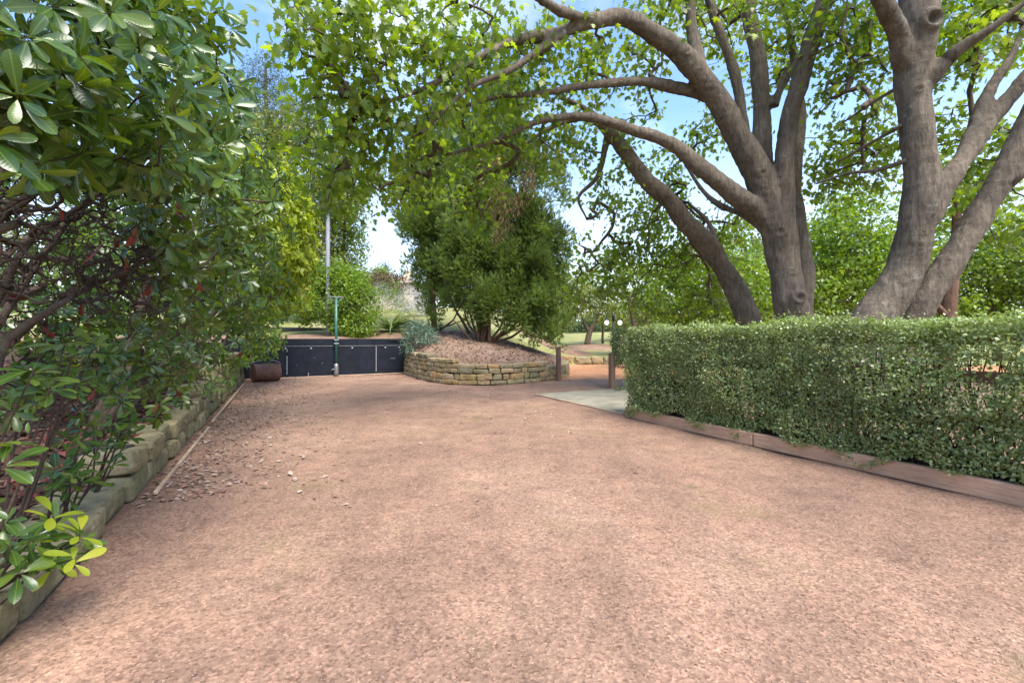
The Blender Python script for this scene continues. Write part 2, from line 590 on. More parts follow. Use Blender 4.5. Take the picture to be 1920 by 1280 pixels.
M['dead_leaf'] = leaf_mat('dead_cypress', [(0.13, 0.08, 0.04), (0.09, 0.055, 0.03), (0.17, 0.115, 0.06), (0.12, 0.10, 0.045)], 0.85, 0.2, (1.2, 1.0, 0.8), spec=0.1)
M['bush_leaf'] = leaf_mat('bush_leaf', [(0.125, 0.22, 0.025), (0.185, 0.285, 0.03), (0.09, 0.18, 0.022), (0.25, 0.33, 0.04)], 0.4, 0.48, (1.7, 1.55, 0.5))
M['olive_leaf'] = leaf_mat('olive_leaf', [(0.13, 0.16, 0.035), (0.19, 0.21, 0.05), (0.10, 0.13, 0.03), (0.15, 0.19, 0.04)], 0.5, 0.35, (1.4, 1.4, 0.6), clump=0.9)
M['yellow_green'] = leaf_mat('yellow_green_leaf', [(0.14, 0.22, 0.025), (0.19, 0.27, 0.03), (0.10, 0.18, 0.022), (0.24, 0.31, 0.05)], 0.45, 0.45, (1.6, 1.5, 0.5), clump=0.8)
M['orchard_leaf'] = leaf_mat('orchard_leaf', [(0.20, 0.25, 0.05), (0.26, 0.30, 0.08), (0.15, 0.20, 0.04)], 0.5, 0.4, (1.5, 1.4, 0.6))
M['dark_green'] = leaf_mat('dark_green_leaf', [(0.045, 0.075, 0.025), (0.06, 0.095, 0.03), (0.035, 0.06, 0.022)], 0.6, 0.25, (1.4, 1.4, 0.6))
M['grey_leaf'] = leaf_mat('grey_leaf', [(0.42, 0.42, 0.46), (0.50, 0.50, 0.52), (0.36, 0.38, 0.38)], 0.7, 0.25, (1.1, 1.1, 1.0))
M['blue_leaf'] = leaf_mat('blue_green_leaf', [(0.075, 0.13, 0.085), (0.11, 0.165, 0.13), (0.05, 0.10, 0.06), (0.15, 0.20, 0.17)], 0.35, 0.25, (1.3, 1.4, 0.7))
M['strap_leaf'] = leaf_mat('strap_leaf', [(0.08, 0.15, 0.03), (0.13, 0.20, 0.05), (0.20, 0.25, 0.10)], 0.4, 0.3, (1.4, 1.4, 0.6))
M['brown_hedge'] = leaf_mat('brown_hedge_leaf', [(0.16, 0.10, 0.055), (0.12, 0.085, 0.05), (0.14, 0.13, 0.05)], 0.7, 0.2, (1.2, 1.1, 0.8))
M['litter'] = leaf_mat('dry_leaf', [(0.25, 0.165, 0.125), (0.35, 0.265, 0.215), (0.14, 0.085, 0.06), (0.28, 0.14, 0.11), (0.42, 0.34, 0.29), (0.28, 0.195, 0.15)], 0.75, 0.1, (1, 1, 1), spec=0.2, clump=0.2)
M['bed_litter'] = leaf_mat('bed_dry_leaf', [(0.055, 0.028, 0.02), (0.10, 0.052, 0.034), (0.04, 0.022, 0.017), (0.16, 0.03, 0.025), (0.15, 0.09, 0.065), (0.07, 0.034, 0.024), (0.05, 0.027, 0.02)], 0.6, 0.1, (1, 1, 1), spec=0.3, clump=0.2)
M['chips'] = leaf_mat('bark_chip', [(0.19, 0.12, 0.082), (0.26, 0.175, 0.128), (0.13, 0.08, 0.057), (0.32, 0.23, 0.17)], 0.9, 0.0, (1, 1, 1), spec=0.1, clump=0.2)
M['pebble'] = leaf_mat('pebble', [(0.22, 0.135, 0.10), (0.33, 0.22, 0.165), (0.12, 0.075, 0.06), (0.38, 0.275, 0.21), (0.25, 0.16, 0.12), (0.17, 0.11, 0.085)], 0.9, 0.0, (1, 1, 1), spec=0.2, clump=0.2)
M['sleeper'] = timber_mat('sleeper_timber', [(0.34, 0.185, 0.115), (0.52, 0.315, 0.205), (0.58, 0.375, 0.255)], (3, 3, 30))
M['post'] = timber_mat('post_timber', [(0.12, 0.065, 0.045), (0.20, 0.115, 0.075), (0.27, 0.165, 0.115)], (30, 30, 3))
M['batten'] = timber_mat('batten_timber', [(0.26, 0.17, 0.12), (0.42, 0.30, 0.21), (0.50, 0.38, 0.28)], (3, 3, 30))
M['black'] = plain_mat('black_paint', (0.009, 0.012, 0.020), 0.75, var=0.45, nscale=3.0, bumpd=0.002, spec=0.2)
M['mark'] = plain_mat('worn_paint', (0.30, 0.31, 0.34), 0.7, var=0.5, nscale=25)
M['galv'] = plain_mat('galvanised_steel', (0.26, 0.27, 0.28), 0.45, 0.7, 0.2, 9)
M['green_paint'] = plain_mat('green_paint', (0.018, 0.11, 0.085), 0.4, 0.0, 0.2, 8)
M['rust'] = plain_mat('rusty_steel', (0.14, 0.07, 0.052), 0.75, 0.2, 0.45, 9, 0.003)
M['grey_pole'] = plain_mat('grey_pole', (0.15, 0.16, 0.17), 0.6, 0.0, 0.15, 4)
M['iron'] = plain_mat('dark_iron', (0.025, 0.028, 0.03), 0.5, 0.3, 0.2, 8)
M['roof'] = plain_mat('roof_tile', (0.27, 0.20, 0.16), 0.8, 0, 0.25, 5)
M['render'] = plain_mat('wall_render', (0.50, 0.40, 0.32), 0.85, 0, 0.12, 3)
M['glasspane'] = plain_mat('window_glass', (0.06, 0.07, 0.08), 0.1, 0, 0.2, 3)

gm, GN, GL, gb = mat_new('lit_globe')
gb.inputs['Base Color'].default_value = (0.9, 0.88, 0.82, 1)
gb.inputs['Emission Color'].default_value = (1, 0.95, 0.85, 1)
gb.inputs['Emission Strength'].default_value = 0.8
M['globe'] = gm

# ------------------------------------------------------------------ leaf templates (x along, y across, z out of the face)
def strip_leaf(xs, ws, fold=0.25, droop=0.25, wave=0.0):
    """leaf from rows: left edge, midrib, right edge"""
    V, uv, T = [], [], []
    rows = []
    for x, w in zip(xs, ws):
        z = -droop * x * x
        if w < 1e-4:
            rows.append([len(V)])
            V.append((x, 0, z)); uv.append((x, 0))
        else:
            e = wave * math.sin(x * 19)
            rows.append([len(V), len(V) + 1, len(V) + 2])
            V += [(x, w, z + w * fold + e), (x, 0, z), (x, -w, z + w * fold - e)]
            uv += [(x, w * 2.6), (x, 0), (x, -w * 2.6)]
    for a, b in zip(rows[:-1], rows[1:]):
        if len(a) == 1 and len(b) == 3:
            T += [(a[0], b[1], b[0]), (a[0], b[2], b[1])]
        elif len(a) == 3 and len(b) == 1:
            T += [(a[0], a[1], b[0]), (a[1], a[2], b[0])]
        elif len(a) == 3 and len(b) == 3:
            for k in (0, 1):
                T += [(a[k], a[k + 1], b[k + 1]), (a[k], b[k + 1], b[k])]
        else:
            pass
    V, T = np.array(V, float), np.array(T)
    # faces up
    n = np.cross(V[T[:, 1]] - V[T[:, 0]], V[T[:, 2]] - V[T[:, 0]])
    flip = n[:, 2] < 0
    T[flip] = T[flip][:, ::-1]
    return V, T, np.array(uv, float)


def fan_leaf(outline, centre=(0.35, 0, 0), curl=0.25):
    V = [centre]
    for (x, y) in outline:
        V.append((x, y, -curl * (x - 0.35) ** 2 - curl * 0.8 * y * y))
    n = len(outline)
    T = [(0, 1 + i, 1 + (i + 1) % n) for i in range(n)]
    V = np.array(V, float)
    T = np.array(T)
    nn = np.cross(V[T[:, 1]] - V[T[:, 0]], V[T[:, 2]] - V[T[:, 0]])
    flip = nn[:, 2] < 0
    T[flip] = T[flip][:, ::-1]
    return V, T, V[:, :2].copy()


half = [(0.0, 0.0), (0.05, 0.15), (-0.04, 0.33), (0.12, 0.29), (0.19, 0.25), (0.25, 0.58), (0.37, 0.43), (0.43, 0.20), (0.62, 0.35), (0.67, 0.17), (0.82, 0.18)]
T_MAPLE = fan_leaf(half + [(1.0, 0.0)] + [(x, -y) for x, y in half[:0:-1]], (0.36, 0, 0.03))
half2 = [(0.0, 0.0), (-0.03, 0.32), (0.19, 0.26), (0.25, 0.58), (0.43, 0.20), (0.64, 0.34), (0.74, 0.14)]
T_MAPLE_S = fan_leaf(half2 + [(1.0, 0.0)] + [(x, -y) for x, y in half2[:0:-1]], (0.36, 0, 0.03))
T_OBOV = strip_leaf([0, 0.10, 0.28, 0.5, 0.7, 0.86, 0.96, 1.0], [0.0, 0.04, 0.095, 0.155, 0.182, 0.155, 0.085, 0.0], 0.24, 0.20, 0.008)
T_OBOV_S = strip_leaf([0, 0.3, 0.7, 1.0], [0.0, 0.11, 0.18, 0.0], 0.3, 0.2)
T_ROUND = strip_leaf([0, 0.3, 0.7, 1.0], [0.0, 0.30, 0.30, 0.0], 0.25, 0.2)
T_ROUND_S = strip_leaf([0, 0.5, 1.0], [0.0, 0.36, 0.0], 0.25, 0.2)
T_OVAL = strip_leaf([0, 0.45, 1.0], [0.0, 0.26, 0.0], 0.3, 0.2)
T_STRAP = strip_leaf([0, 0.25, 0.5, 0.75, 1.0], [0.018, 0.026, 0.028, 0.02, 0.0], 0.4, 0.9)
T_NARROW = strip_leaf([0, 0.4, 1.0], [0.0, 0.07, 0.0], 0.3, 0.25)


def spray_template():
    """feathery flat spray: a rib with little pointed side shoots"""
    V, T = [], []
    def sliver(a, b, w):
        a, b = np.array(a, float), np.array(b, float)
        s = norm(np.cross(b - a, (0, 0, 1))) * w
        o = len(V)
        V.extend([a - s, a + s, b])
        T.append((o, o + 1, o + 2))
    sliver((0, 0, 0), (1, 0, -0.1), 0.075)
    for i, t in enumerate((0.22, 0.55)):
        l = 0.46 * (1 - 0.5 * t)
        for sg in (-1, 1):
            sliver((t, 0, -0.1 * t * t), (t + l * 0.8, sg * l * 0.62, -0.1 * t * t + random.uniform(-0.12, 0.12)), 0.10)
    return np.array(V, float), np.array(T), np.array(V, float)[:, :2]


T_SPRAY = spray_template()


def basis(d, n):
    d = norm(d)
    n = n - d * np.sum(n * d, -1, keepdims=True)
    n = norm(n)
    return d, np.cross(n, d), n


class Leaves:
    """leaves of one plant: place, direction, face normal, length"""
    def __init__(s):
        s.p, s.d, s.n, s.s = [], [], [], []

    def add(s, p, d, n, sc):
        p = np.atleast_2d(p); k = len(p)
        s.p.append(p)
        s.d.append(np.broadcast_to(d, (k, 3)).copy())
        s.n.append(np.broadcast_to(n, (k, 3)).copy())
        s.s.append(np.broadcast_to(sc, (k,)).copy())

    def arrays(s):
        p = np.concatenate(s.p); d = np.concatenate(s.d); n = np.concatenate(s.n); sc = np.concatenate(s.s)
        d, y, n = basis(d, n)
        return p, d, y, n, sc


def scatter_mesh(name, tpl, p, d, y, n, sc, mat, parent, smooth=True):
    V0, T0, uv0 = tpl
    k, nv = len(p), len(V0)
    V = (p[:, None, :] + sc[:, None, None] * (V0[None, :, 0:1] * d[:, None, :] + V0[None, :, 1:2] * y[:, None, :] + V0[None, :, 2:3] * n[:, None, :])).reshape(-1, 3)
    T = (T0[None] + (np.arange(k) * nv)[:, None, None]).reshape(-1, 3)
    return obj_np(name, V, T, mat, parent, smooth, np.tile(uv0, (k, 1)) if uv0 is not None else None)


_tpl_mesh = {}


def plant_leaves(root, leaves, tpl, mat, n_parts=0, part='leaf', rest='foliage', rest_tpl=None):
    """the leaves that show largest are parts, the rest one part marked as stuff"""
    p, d, y, n, sc = leaves.arrays()
    if n_parts:
        x, yy = pix(p + d * sc[:, None] * 0.5)
        face = 0.35 + 0.65 * np.abs(np.sum(norm(p - np.array((0, 0, H))) * n, -1))
        score = np.where((p[:, 1] > 0.4) & (x > -5) & (x < 1925) & (yy > -5) & (yy < 1285), sc * face / np.maximum(p[:, 1], 0.3), -1)
        order = np.argsort(-score)
        pick = order[:n_parts]
        pick = pick[score[pick] > 0]
        keep = np.ones(len(p), bool)
        keep[pick] = False
        key = (part, id(tpl[0]), mat.name)
        if key not in _tpl_mesh:
            me = mesh_np(part, tpl[0], tpl[1], True, tpl[2])
            me.materials.append(mat)
            _tpl_mesh[key] = me
        me = _tpl_mesh[key]
        L0 = np.array(root.location)
        for i in pick:
            o = bpy.data.objects.new(part, me)
            COL.objects.link(o)
            o.parent = root
            q = p[i] - L0
            s = sc[i]
            o.matrix_basis = Matrix(((d[i][0] * s, y[i][0] * s, n[i][0] * s, q[0]), (d[i][1] * s, y[i][1] * s, n[i][1] * s, q[1]),
                                     (d[i][2] * s, y[i][2] * s, n[i][2] * s, q[2]), (0, 0, 0, 1)))
        p, d, y, n, sc = p[keep], d[keep], y[keep], n[keep], sc[keep]
    if len(p):
        o = scatter_mesh(rest, rest_tpl or tpl, p, d, y, n, sc, mat, root)
        o['kind'] = 'stuff'


# ------------------------------------------------------------------ branching
class Skel:
    def __init__(s):
        s.pos, s.par, s.r = [], [], []
        s.paths = []
        s._a = None

    def limb(s, pts, rad, step=0.12, start=None):
        """polyline with given radii, smoothed"""
        pts, rad = np.asarray(pts, float), np.asarray(rad, float)
        q, r = catmull(pts, rad, step)
        prev = -1 if start is None else start
        ids = []
        for a, b in zip(q, r):
            s.pos.append(a); s.par.append(prev); s.r.append(b)
            prev = len(s.pos) - 1
            ids.append(prev)
        s._a = None
        return q, r, ids

    def connect(s, c, step=0.22, wob=0.12, sag=0.10):
        if s._a is None or len(s._a) != len(s.pos):
            s._a = np.array(s.pos)
        dist = np.linalg.norm(s._a - c, axis=1)
        k = int(np.argmin(dist))
        L = dist[k]
        if L < 0.03:
            return k
        a = s._a[k]
        m = max(2, int(L / step) + 1)
        ctrl = (a + c) / 2 + np.array((0, 0, sag * L)) + rng.normal(0, wob * L, 3)
        ids = [k]
        prev = k
        new = []
        for i in range(1, m + 1):
            t = i / m
            q = (1 - t) ** 2 * a + 2 * t * (1 - t) * ctrl + t * t * c
            if i < m:
                q = q + rng.normal(0, 0.025 * min(1, L), 3)
            s.pos.append(q); s.par.append(prev); s.r.append(0)
            prev = len(s.pos) - 1
            ids.append(prev)
            new.append(q)
        s._a = np.vstack((s._a, np.array(new)))
        s.paths.append(ids)
        return prev

    def twigs(s, r0=0.0035, power=0.5, rmax=0.05, sides=5):
        cnt = np.zeros(len(s.pos))
        for ids in s.paths:
            cnt[ids[-1]] += 1
        for i in range(len(s.pos) - 1, -1, -1):
            if s.par[i] >= 0:
                cnt[s.par[i]] += cnt[i]
        VV, QQ, o = [], [], 0
        for ids in s.paths:
            r = np.minimum(rmax, r0 * np.maximum(cnt[ids[1:]], 0.7) ** power)
            r = np.concatenate(((r[0],), r))
            V, Q = tube_np(np.array([s.pos[i] for i in ids]), r, sides)
            VV.append(V); QQ.append(Q + o); o += len(V)
        if not VV:
            return None
        return np.concatenate(VV), np.concatenate(QQ)


def catmull(pts, rad, step):
    n = len(pts)
    if n == 2:
        k = max(2, int(np.linalg.norm(pts[1] - pts[0]) / step))
        t = np.linspace(0, 1, k + 1)[:, None]
        return pts[0] * (1 - t) + pts[1] * t, rad[0] * (1 - t[:, 0]) + rad[1] * t[:, 0]
    P0 = np.vstack((2 * pts[0] - pts[1], pts, 2 * pts[-1] - pts[-2]))
    out, ro = [], []
    for i in range(n - 1):
        a, b, c, d = P0[i:i + 4]
        k = max(1, int(np.linalg.norm(c - b) / step))
        for j in range(k):
            t = j / k
            out.append(0.5 * ((2 * b) + (c - a) * t + (2 * a - 5 * b + 4 * c - d) * t * t + (3 * b - a - 3 * c + d) * t ** 3))
            ro.append(rad[i] * (1 - t) + rad[i + 1] * t)
    out.append(pts[-1]); ro.append(rad[-1])
    return np.array(out), np.array(ro)


def in_ball(n):
    v = rng.normal(size=(n, 3))
    return norm(v) * rng.random((n, 1)) ** (1 / 3)


def on_ball(n):
    return norm(rng.normal(size=(n, 3)))


def remeshed(name, tubes, voxel, mat, root, rough=0.012, knots=()):
    """union of thick tubes, blended by a voxel remesh, then roughened"""
    mb = MB()
    for q, r, n in tubes:
        mb.tube(q, r, n)
    me = bpy.data.meshes.new(name)
    me.from_pydata(mb.v, [], mb.f)
    tmp = bpy.data.objects.new(name, me)
    COL.objects.link(tmp)
    md = tmp.modifiers.new('r', 'REMESH')
    md.mode = 'VOXEL'; md.voxel_size = voxel; md.use_smooth_shade = True
    sm = tmp.modifiers.new('s', 'SMOOTH'); sm.factor = 0.5; sm.iterations = 5
    dg = bpy.context.evaluated_depsgraph_get()
    out = bpy.data.meshes.new_from_object(tmp.evaluated_get(dg))
    bpy.data.objects.remove(tmp)
    bpy.data.meshes.remove(me)
    nv = len(out.vertices)
    V = np.empty(nv * 3, np.float32); out.vertices.foreach_get('co', V); V = V.reshape(-1, 3).astype(float)
    Nn = np.empty(nv * 3, np.float32); out.vertices.foreach_get('normal', Nn); Nn = Nn.reshape(-1, 3)
    dsp = np.array([rough * (vnoise((p[0], p[1], p[2] * 0.25), 9.0) + vnoise((p[0], p[1], p[2] * 0.45), 4.0) + 0.7 * vnoise((p[0], p[1], p[2] * 2.2), 7, 3.1) + 2.4 * vnoise(p, 1.8, 5.0) + 0.5 * vnoise((p[0], p[1], p[2] * 0.3), 22, 2)) for p in V])
    px_, py_ = pix(V)
    for kx, ky, kr, kh in knots:
        near = np.where((px_ - kx) ** 2 + (py_ - ky) ** 2 < 14 ** 2)[0]
        if not len(near):
            continue
        kp = V[near[np.argmin(V[near, 1])]]
        dd = np.linalg.norm(V - kp, axis=1) / kr
        dsp += np.where(dd < 1.6, kh * (np.exp(-((dd - 0.75) / 0.28) ** 2) - 1.1 * np.exp(-(dd / 0.42) ** 2)), 0)
    V = V + Nn * dsp[:, None]
    V -= np.array(root.location)
    out.vertices.foreach_set('co', V.astype(np.float32).ravel())
    out.update()
    out.name = name
    out.materials.clear()
    out.materials.append(mat)
    return link(name, out, None, root)


# ================================================================== GROUND
WALL_U, HEDGE_U, FENCE_V = -1.03, 4.99, 16.85


def terrain_z(X, Y):
    left = 1.30 + np.clip(Y - 17.5, 0, 17) * 0.125 + np.clip(Y - 34.5, 0, 500) * 0.01
    right = 0.25 + np.clip(Y - 23.5, 0, 24) * 0.068 + np.clip(Y - 47.5, 0, 500) * 0.004
    t = sstep(-2.5, 3.5, X - (Y - 20) * 0.05)
    z = left * (1 - t) + right * t
    z = z + 0.10 * np.sin(X * 0.45 + Y * 0.3) * sstep(24, 30, Y)
    return z


def ground_z(X, Y):
    u = X * PX[0] + Y * PX[1]
    v = X * DX[0] + Y * DX[1]
    z = terrain_z(X, Y)
    # dug out where court, beds and path have their own sheets
    low = np.minimum(sstep(18.9, 18.2, v), 1) * sstep(-7.5, -7.0, u)
    low = np.maximum(low, sstep(22.7, 22.2, Y) * sstep(1.0, 1.6, X))
    low = np.maximum(low, sstep(19.6, 19.0, Y) * sstep(-4.5, -4.0, X))
    z = z * (1 - low) - 0.3 * low
    z = np.where((u < -7) & (v < 18), np.maximum(z * 0 + 0.9, 0.9) * (1 - sstep(16, 18, v)) + z * sstep(16, 18, v), z)
    return z


xs = np.unique(np.concatenate((np.linspace(-400, -40, 16), np.linspace(-40, 40, 161), np.linspace(40, 400, 16))))
ys = np.unique(np.concatenate((np.linspace(-60, -8, 14), np.linspace(-8, 60, 171), np.linspace(60, 600, 25))))
grid_sheet('ground', xs, ys, lambda A, B: np.stack((A, B, ground_z(A, B)), -1), M['lawn'])


def court_fn(A, B):
    p = np.stack((A * PX[0] + B * DX[0], A * PX[1] + B * DX[1]), -1)
    z = 0.012 * np.sin(p[..., 0] * 1.3 + p[..., 1] * 0.7) * np.sin(p[..., 1] * 0.9) + 0.006 * np.sin(p[..., 0] * 5.1 - p[..., 1] * 3.3)
    z = z - 0.012
    return np.concatenate((p, z[..., None]), -1)


grid_sheet('gravel_court', np.linspace(-1.35, 14, 110), np.linspace(-7, 17.1, 200), court_fn, M['gravel'])


def path_fn(A, B):
    z = (0.022 + 0.01 * np.sin(A * 2.1) * np.sin(B * 1.3)) * sstep(14.4, 15.4, B) - 0.035 * sstep(14.9, 14.35, B)
    return np.stack((A, B, z), -1)


grid_sheet('path', np.linspace(0.6, 22, 60), np.linspace(14.35, 22.9, 30), path_fn, M['path'])

# slab of concrete at the side entrance, with a timber edge
sl = [np.array(q) for q in ((0.52, 10.45), (2.75, 11.75), (3.3, 8.6), (1.84, 7.72))]
mb = MB()
n = 12
top = []
for i in range(n + 1):
    for j in range(n + 1):
        s_, t_ = i / n, j / n
        q = (1 - s_) * ((1 - t_) * sl[0] + t_ * sl[3]) + s_ * ((1 - t_) * sl[1] + t_ * sl[2])
        top.append((q[0], q[1], 0.022 + 0.004 * math.sin(q[0] * 3 + q[1])))
mb.add(top, [(i * (n + 1) + j, i * (n + 1) + j + 1, (i + 1) * (n + 1) + j + 1, (i + 1) * (n + 1) + j) for i in range(n) for j in range(n)])
o = mb.build('concrete_pavement', M['concrete'], None, True)
o['kind'] = 'structure'
o.data.update()
eb = MB()
a, b_ = sl[0], sl[3]
dd = norm(b_ - a)
nn = np.array((-dd[1], dd[0]))
eb.box(((a + b_)[0] / 2 - nn[0] * 0.0, (a + b_)[1] / 2, 0.0), (dd[0] * np.linalg.norm(b_ - a) / 2, dd[1] * np.linalg.norm(b_ - a) / 2, 0), (nn[0] * 0.02, nn[1] * 0.02, 0), (0, 0, 0.03))
tag(eb.build('timber_edging', M['batten']), 'thin timber board edging the concrete pad at the side entrance', 'edging')

# ================================================================== STONE WALLS
GL_ = [-1, -0.84, -0.35, 0.35, 0.84, 1]


def stone_geo(L, Hh, D, seed):
    """rough block: rounded box with uneven faces; x length, y depth, z height"""
    V, Q = [], []
    key = {}
    def vid(p):
        k = tuple(round(c, 4) for c in p)
        if k not in key:
            key[k] = len(V); V.append(p)
        return key[k]
    g = GL_
    for ax in range(3):
        for sg in (-1, 1):
            for i in range(5):
                for j in range(5):
                    q = []
                    for (a, b2) in ((i, j), (i + 1, j), (i + 1, j + 1), (i, j + 1)):
                        p = [0, 0, 0]
                        p[ax], p[(ax + 1) % 3], p[(ax + 2) % 3] = sg, g[a], g[b2]
                        q.append(vid(tuple(p)))
                    Q.append(q if sg > 0 else q[::-1])
    V = np.array(V, float)
    half_ = np.array((L, D, Hh)) / 2
    r = min(half_) * 0.42
    W_ = V * half_
    inner = np.clip(W_, -(half_ - r), half_ - r)
    dlt = W_ - inner
    W_ = inner + norm(dlt) * np.minimum(np.linalg.norm(dlt, axis=1, keepdims=True), r)
    rs = np.random.default_rng(seed)
    # slanting ends and skewed top
    W_[:, 0] += W_[:, 2] * rs.normal(0, 0.09) + 0
    W_[:, 2] += W_[:, 0] * rs.normal(0, 0.035)
    amp = min(half_) * 0.22
    for k in range(len(W_)):
        p = W_[k]
        W_[k] = p + norm(V[k]) * amp * (mnoise.noise(Vector(p * 6 + seed * 3.1)) + 0.6 * mnoise.noise(Vector(p * 14 - seed)))
    return W_, np.array(Q)


def add_stone(parent, c, tx, L, Hh, D, seed, mat='stone'):
    """tx: direction of the wall face line; depth goes to its left"""
    W_, Q = stone_geo(L, Hh, D, seed)
    tx = np.array((tx[0], tx[1], 0.0)); tx = norm(tx)
    ny = np.array((-tx[1], tx[0], 0))
    V = c + W_[:, 0:1] * tx + W_[:, 1:2] * ny + W_[:, 2:3] * np.array((0, 0, 1.0))
    me = mesh_np('stone', V - c, Q, False)
    o = link('stone', me, M[mat], parent, c - np.array(parent.location))
    return o


# left wall: courses along v
lw = thing('stone_retaining_wall', 'low mossy sandstone wall holding the leafy shrub bed along the left side', 'stone wall', UV(WALL_U, 4.0, 0))
courses = [(0.0, 0.19, -2.2, 16.6, 0), (0.185, 0.19, 4.55, 16.6, 1), (0.37, 0.18, 8.3, 16.6, 2), (0.545, 0.17, 10.6, 16.6, 3), (0.71, 0.15, 13.2, 16.6, 4)]
seed = 10
for z0, hh, v0, v1, ci in courses:
    v = v0
    while v < v1 - 0.1:
        L = random.uniform(0.42, 0.72) if ci == 0 and v < 5 else random.uniform(0.28, 0.52)
        if ci == 1 and v == v0: L = 0.52
        L = min(L, v1 - v + 0.12)
        h2 = hh * random.uniform(0.96, 1.08)
        if ci == 0 and v < 2.6: h2 = hh * 0.95
        D = random.uniform(0.32, 0.42)
        uu = WALL_U - D / 2 + random.uniform(-0.035, 0.035) - 0.012 * ci
        c = UV(uu, v + L / 2, z0 + h2 / 2 - 0.015)
        seed += 1
        add_stone(lw, c, DX, L - 0.03, h2 - 0.012, D, seed, 'mossy_stone')
        v += L
mb = MB()
for z0, hh, v0, v1, ci in courses:
    mb.box(UV(WALL_U - 0.26, (v0 + v1) / 2 + 0.05, z0 + hh / 2 - 0.02), np.array((*DX, 0)) * ((v1 - v0) / 2 - 0.06), np.array((*PX, 0)) * 0.15, (0, 0, hh / 2 - 0.012))
mb.build('wall_core', M['core'], lw)

# thin pale timber batten lying along the foot of the wall
mb = MB()
mb.box(UV(WALL_U + 0.12, 6.2, 0.012), np.array((*DX, 0)) * 1.55, np.array((*PX, 0)) * 0.016, (0, 0, 0.016))
tag(mb.build('timber_batten', M['batten']), 'pale thin timber strip at the foot of the left wall, nearer piece', 'timber strip')
mb = MB()
mb.box(UV(WALL_U + 0.10, 11.6, 0.012), np.array((*DX, 0)) * 3.3, np.array((*PX, 0)) * 0.018, (0, 0, 0.018))
tag(mb.build('timber_batten', M['batten']), 'pale thin timber strip along the left wall that ends beside the rusty roller', 'timber strip')

# curved planter wall
pw_pts = np.array([(-3.95, 17.1), (-3.75, 16.5), (-3.35, 15.6), (-2.85, 14.5), (-2.2, 13.45), (-1.6, 12.95), (-0.95, 12.75), (-0.1, 12.95), (0.4, 13.3), (0.85, 13.75), (1.32, 14.4), (1.75, 15.2), (2.0, 16.2), (2.1, 17.4), (2.3, 18.8)])
q3 = np.column_stack((pw_pts, np.zeros(len(pw_pts))))
pw, _r = catmull(q3, np.ones(len(q3)), 0.06)
pw_s = np.concatenate(((0,), np.cumsum(np.linalg.norm(np.diff(pw, axis=0), axis=1))))
PW_LEN = pw_s[-1]


def pw_at(s):
    p = np.array([np.interp(s, pw_s, pw[:, k]) for k in range(3)])
    q = np.array([np.interp(min(s + 0.05, PW_LEN), pw_s, pw[:, k]) for k in range(3)])
    p0 = np.array([np.interp(max(s - 0.05, 0), pw_s, pw[:, k]) for k in range(3)])
    return p, norm(q - p0)


pl = thing('stone_planter_wall', 'curved dry stone wall of sandstone blocks round the raised cypress bed', 'stone wall', (-0.95, 12.75, 0))
for ci, (z0, hh, s0, s1) in enumerate([(0.0, 0.13, 0.0, PW_LEN), (0.12, 0.195, 0.0, PW_LEN), (0.305, 0.145, 0.0, PW_LEN), (0.44, 0.135, 0.0, 8.0), (0.565, 0.13, 0.0, 4.45), (0.685, 0.13, 0.0, 3.1)]):
    s_ = s0 - (0.13 if ci % 2 else 0)
    while s_ < s1:
        L = random.choice((random.uniform(0.2, 0.3), random.uniform(0.34, 0.5), random.uniform(0.42, 0.62)))
        if 3.2 < s_ < 4.2: L = min(L, 0.34)
        p, t = pw_at(max(0, s_ + L / 2))
        D = random.uniform(0.26, 0.34)
        h2 = hh * random.uniform(0.86, 1.08)
        nrm = np.array((-t[1], t[0], 0))           # to the left of travel = inside the bed
        c = p + nrm * (D / 2 + random.uniform(-0.02, 0.02) + 0.012 * ci) + np.array((0, 0, z0 + h2 / 2 - 0.01))
        seed += 1
        add_stone(pl, c, t, L - 0.03, h2 - 0.014, D, seed)
        s_ += L
# core behind the joints
V, Q = [], []
ss = np.linspace(0, PW_LEN, 90)
for s_ in ss:
    p, t = pw_at(s_)
    nrm = np.array((-t[1], t[0], 0))
    zt = 0.52 if s_ < 8 else 0.40
    zt += 0.12 * (s_ < 4.3) + 0.1 * (s_ < 3.0)
    for w_, z in ((0.13, -0.02), (0.16, zt - 0.02), (0.26, zt - 0.03)):
        V.append(p + nrm * w_ + np.array((0, 0, z)))
for i in range(89):
    for k in range(2):
        Q.append((i * 3 + k, (i + 1) * 3 + k, (i + 1) * 3 + k + 1, i * 3 + k + 1))
obj_np('wall_core', V, np.array(Q), M['core'], pl, False)

# low stone edging on the far side of the orange path
es = thing('stone_edging', 'row of rounded stones edging the lawn behind the orange path', 'stone edging', (4.0, 23.0, 0))
x = 0.9
while x < 20:
    L = random.uniform(0.5, 0.95)
    seed += 1
    yy = 22.55 + 0.35 * math.sin((x - 1) * 0.5) + (1.3 * max(0, 3 - x) ** 1.2 * 0.25)
    add_stone(es, np.array((x + L / 2, yy - 0.1, 0.19)), (1, -0.02 if x > 3 else -0.3), L - 0.02, random.uniform(0.33, 0.46), 0.5, seed)
    x += L

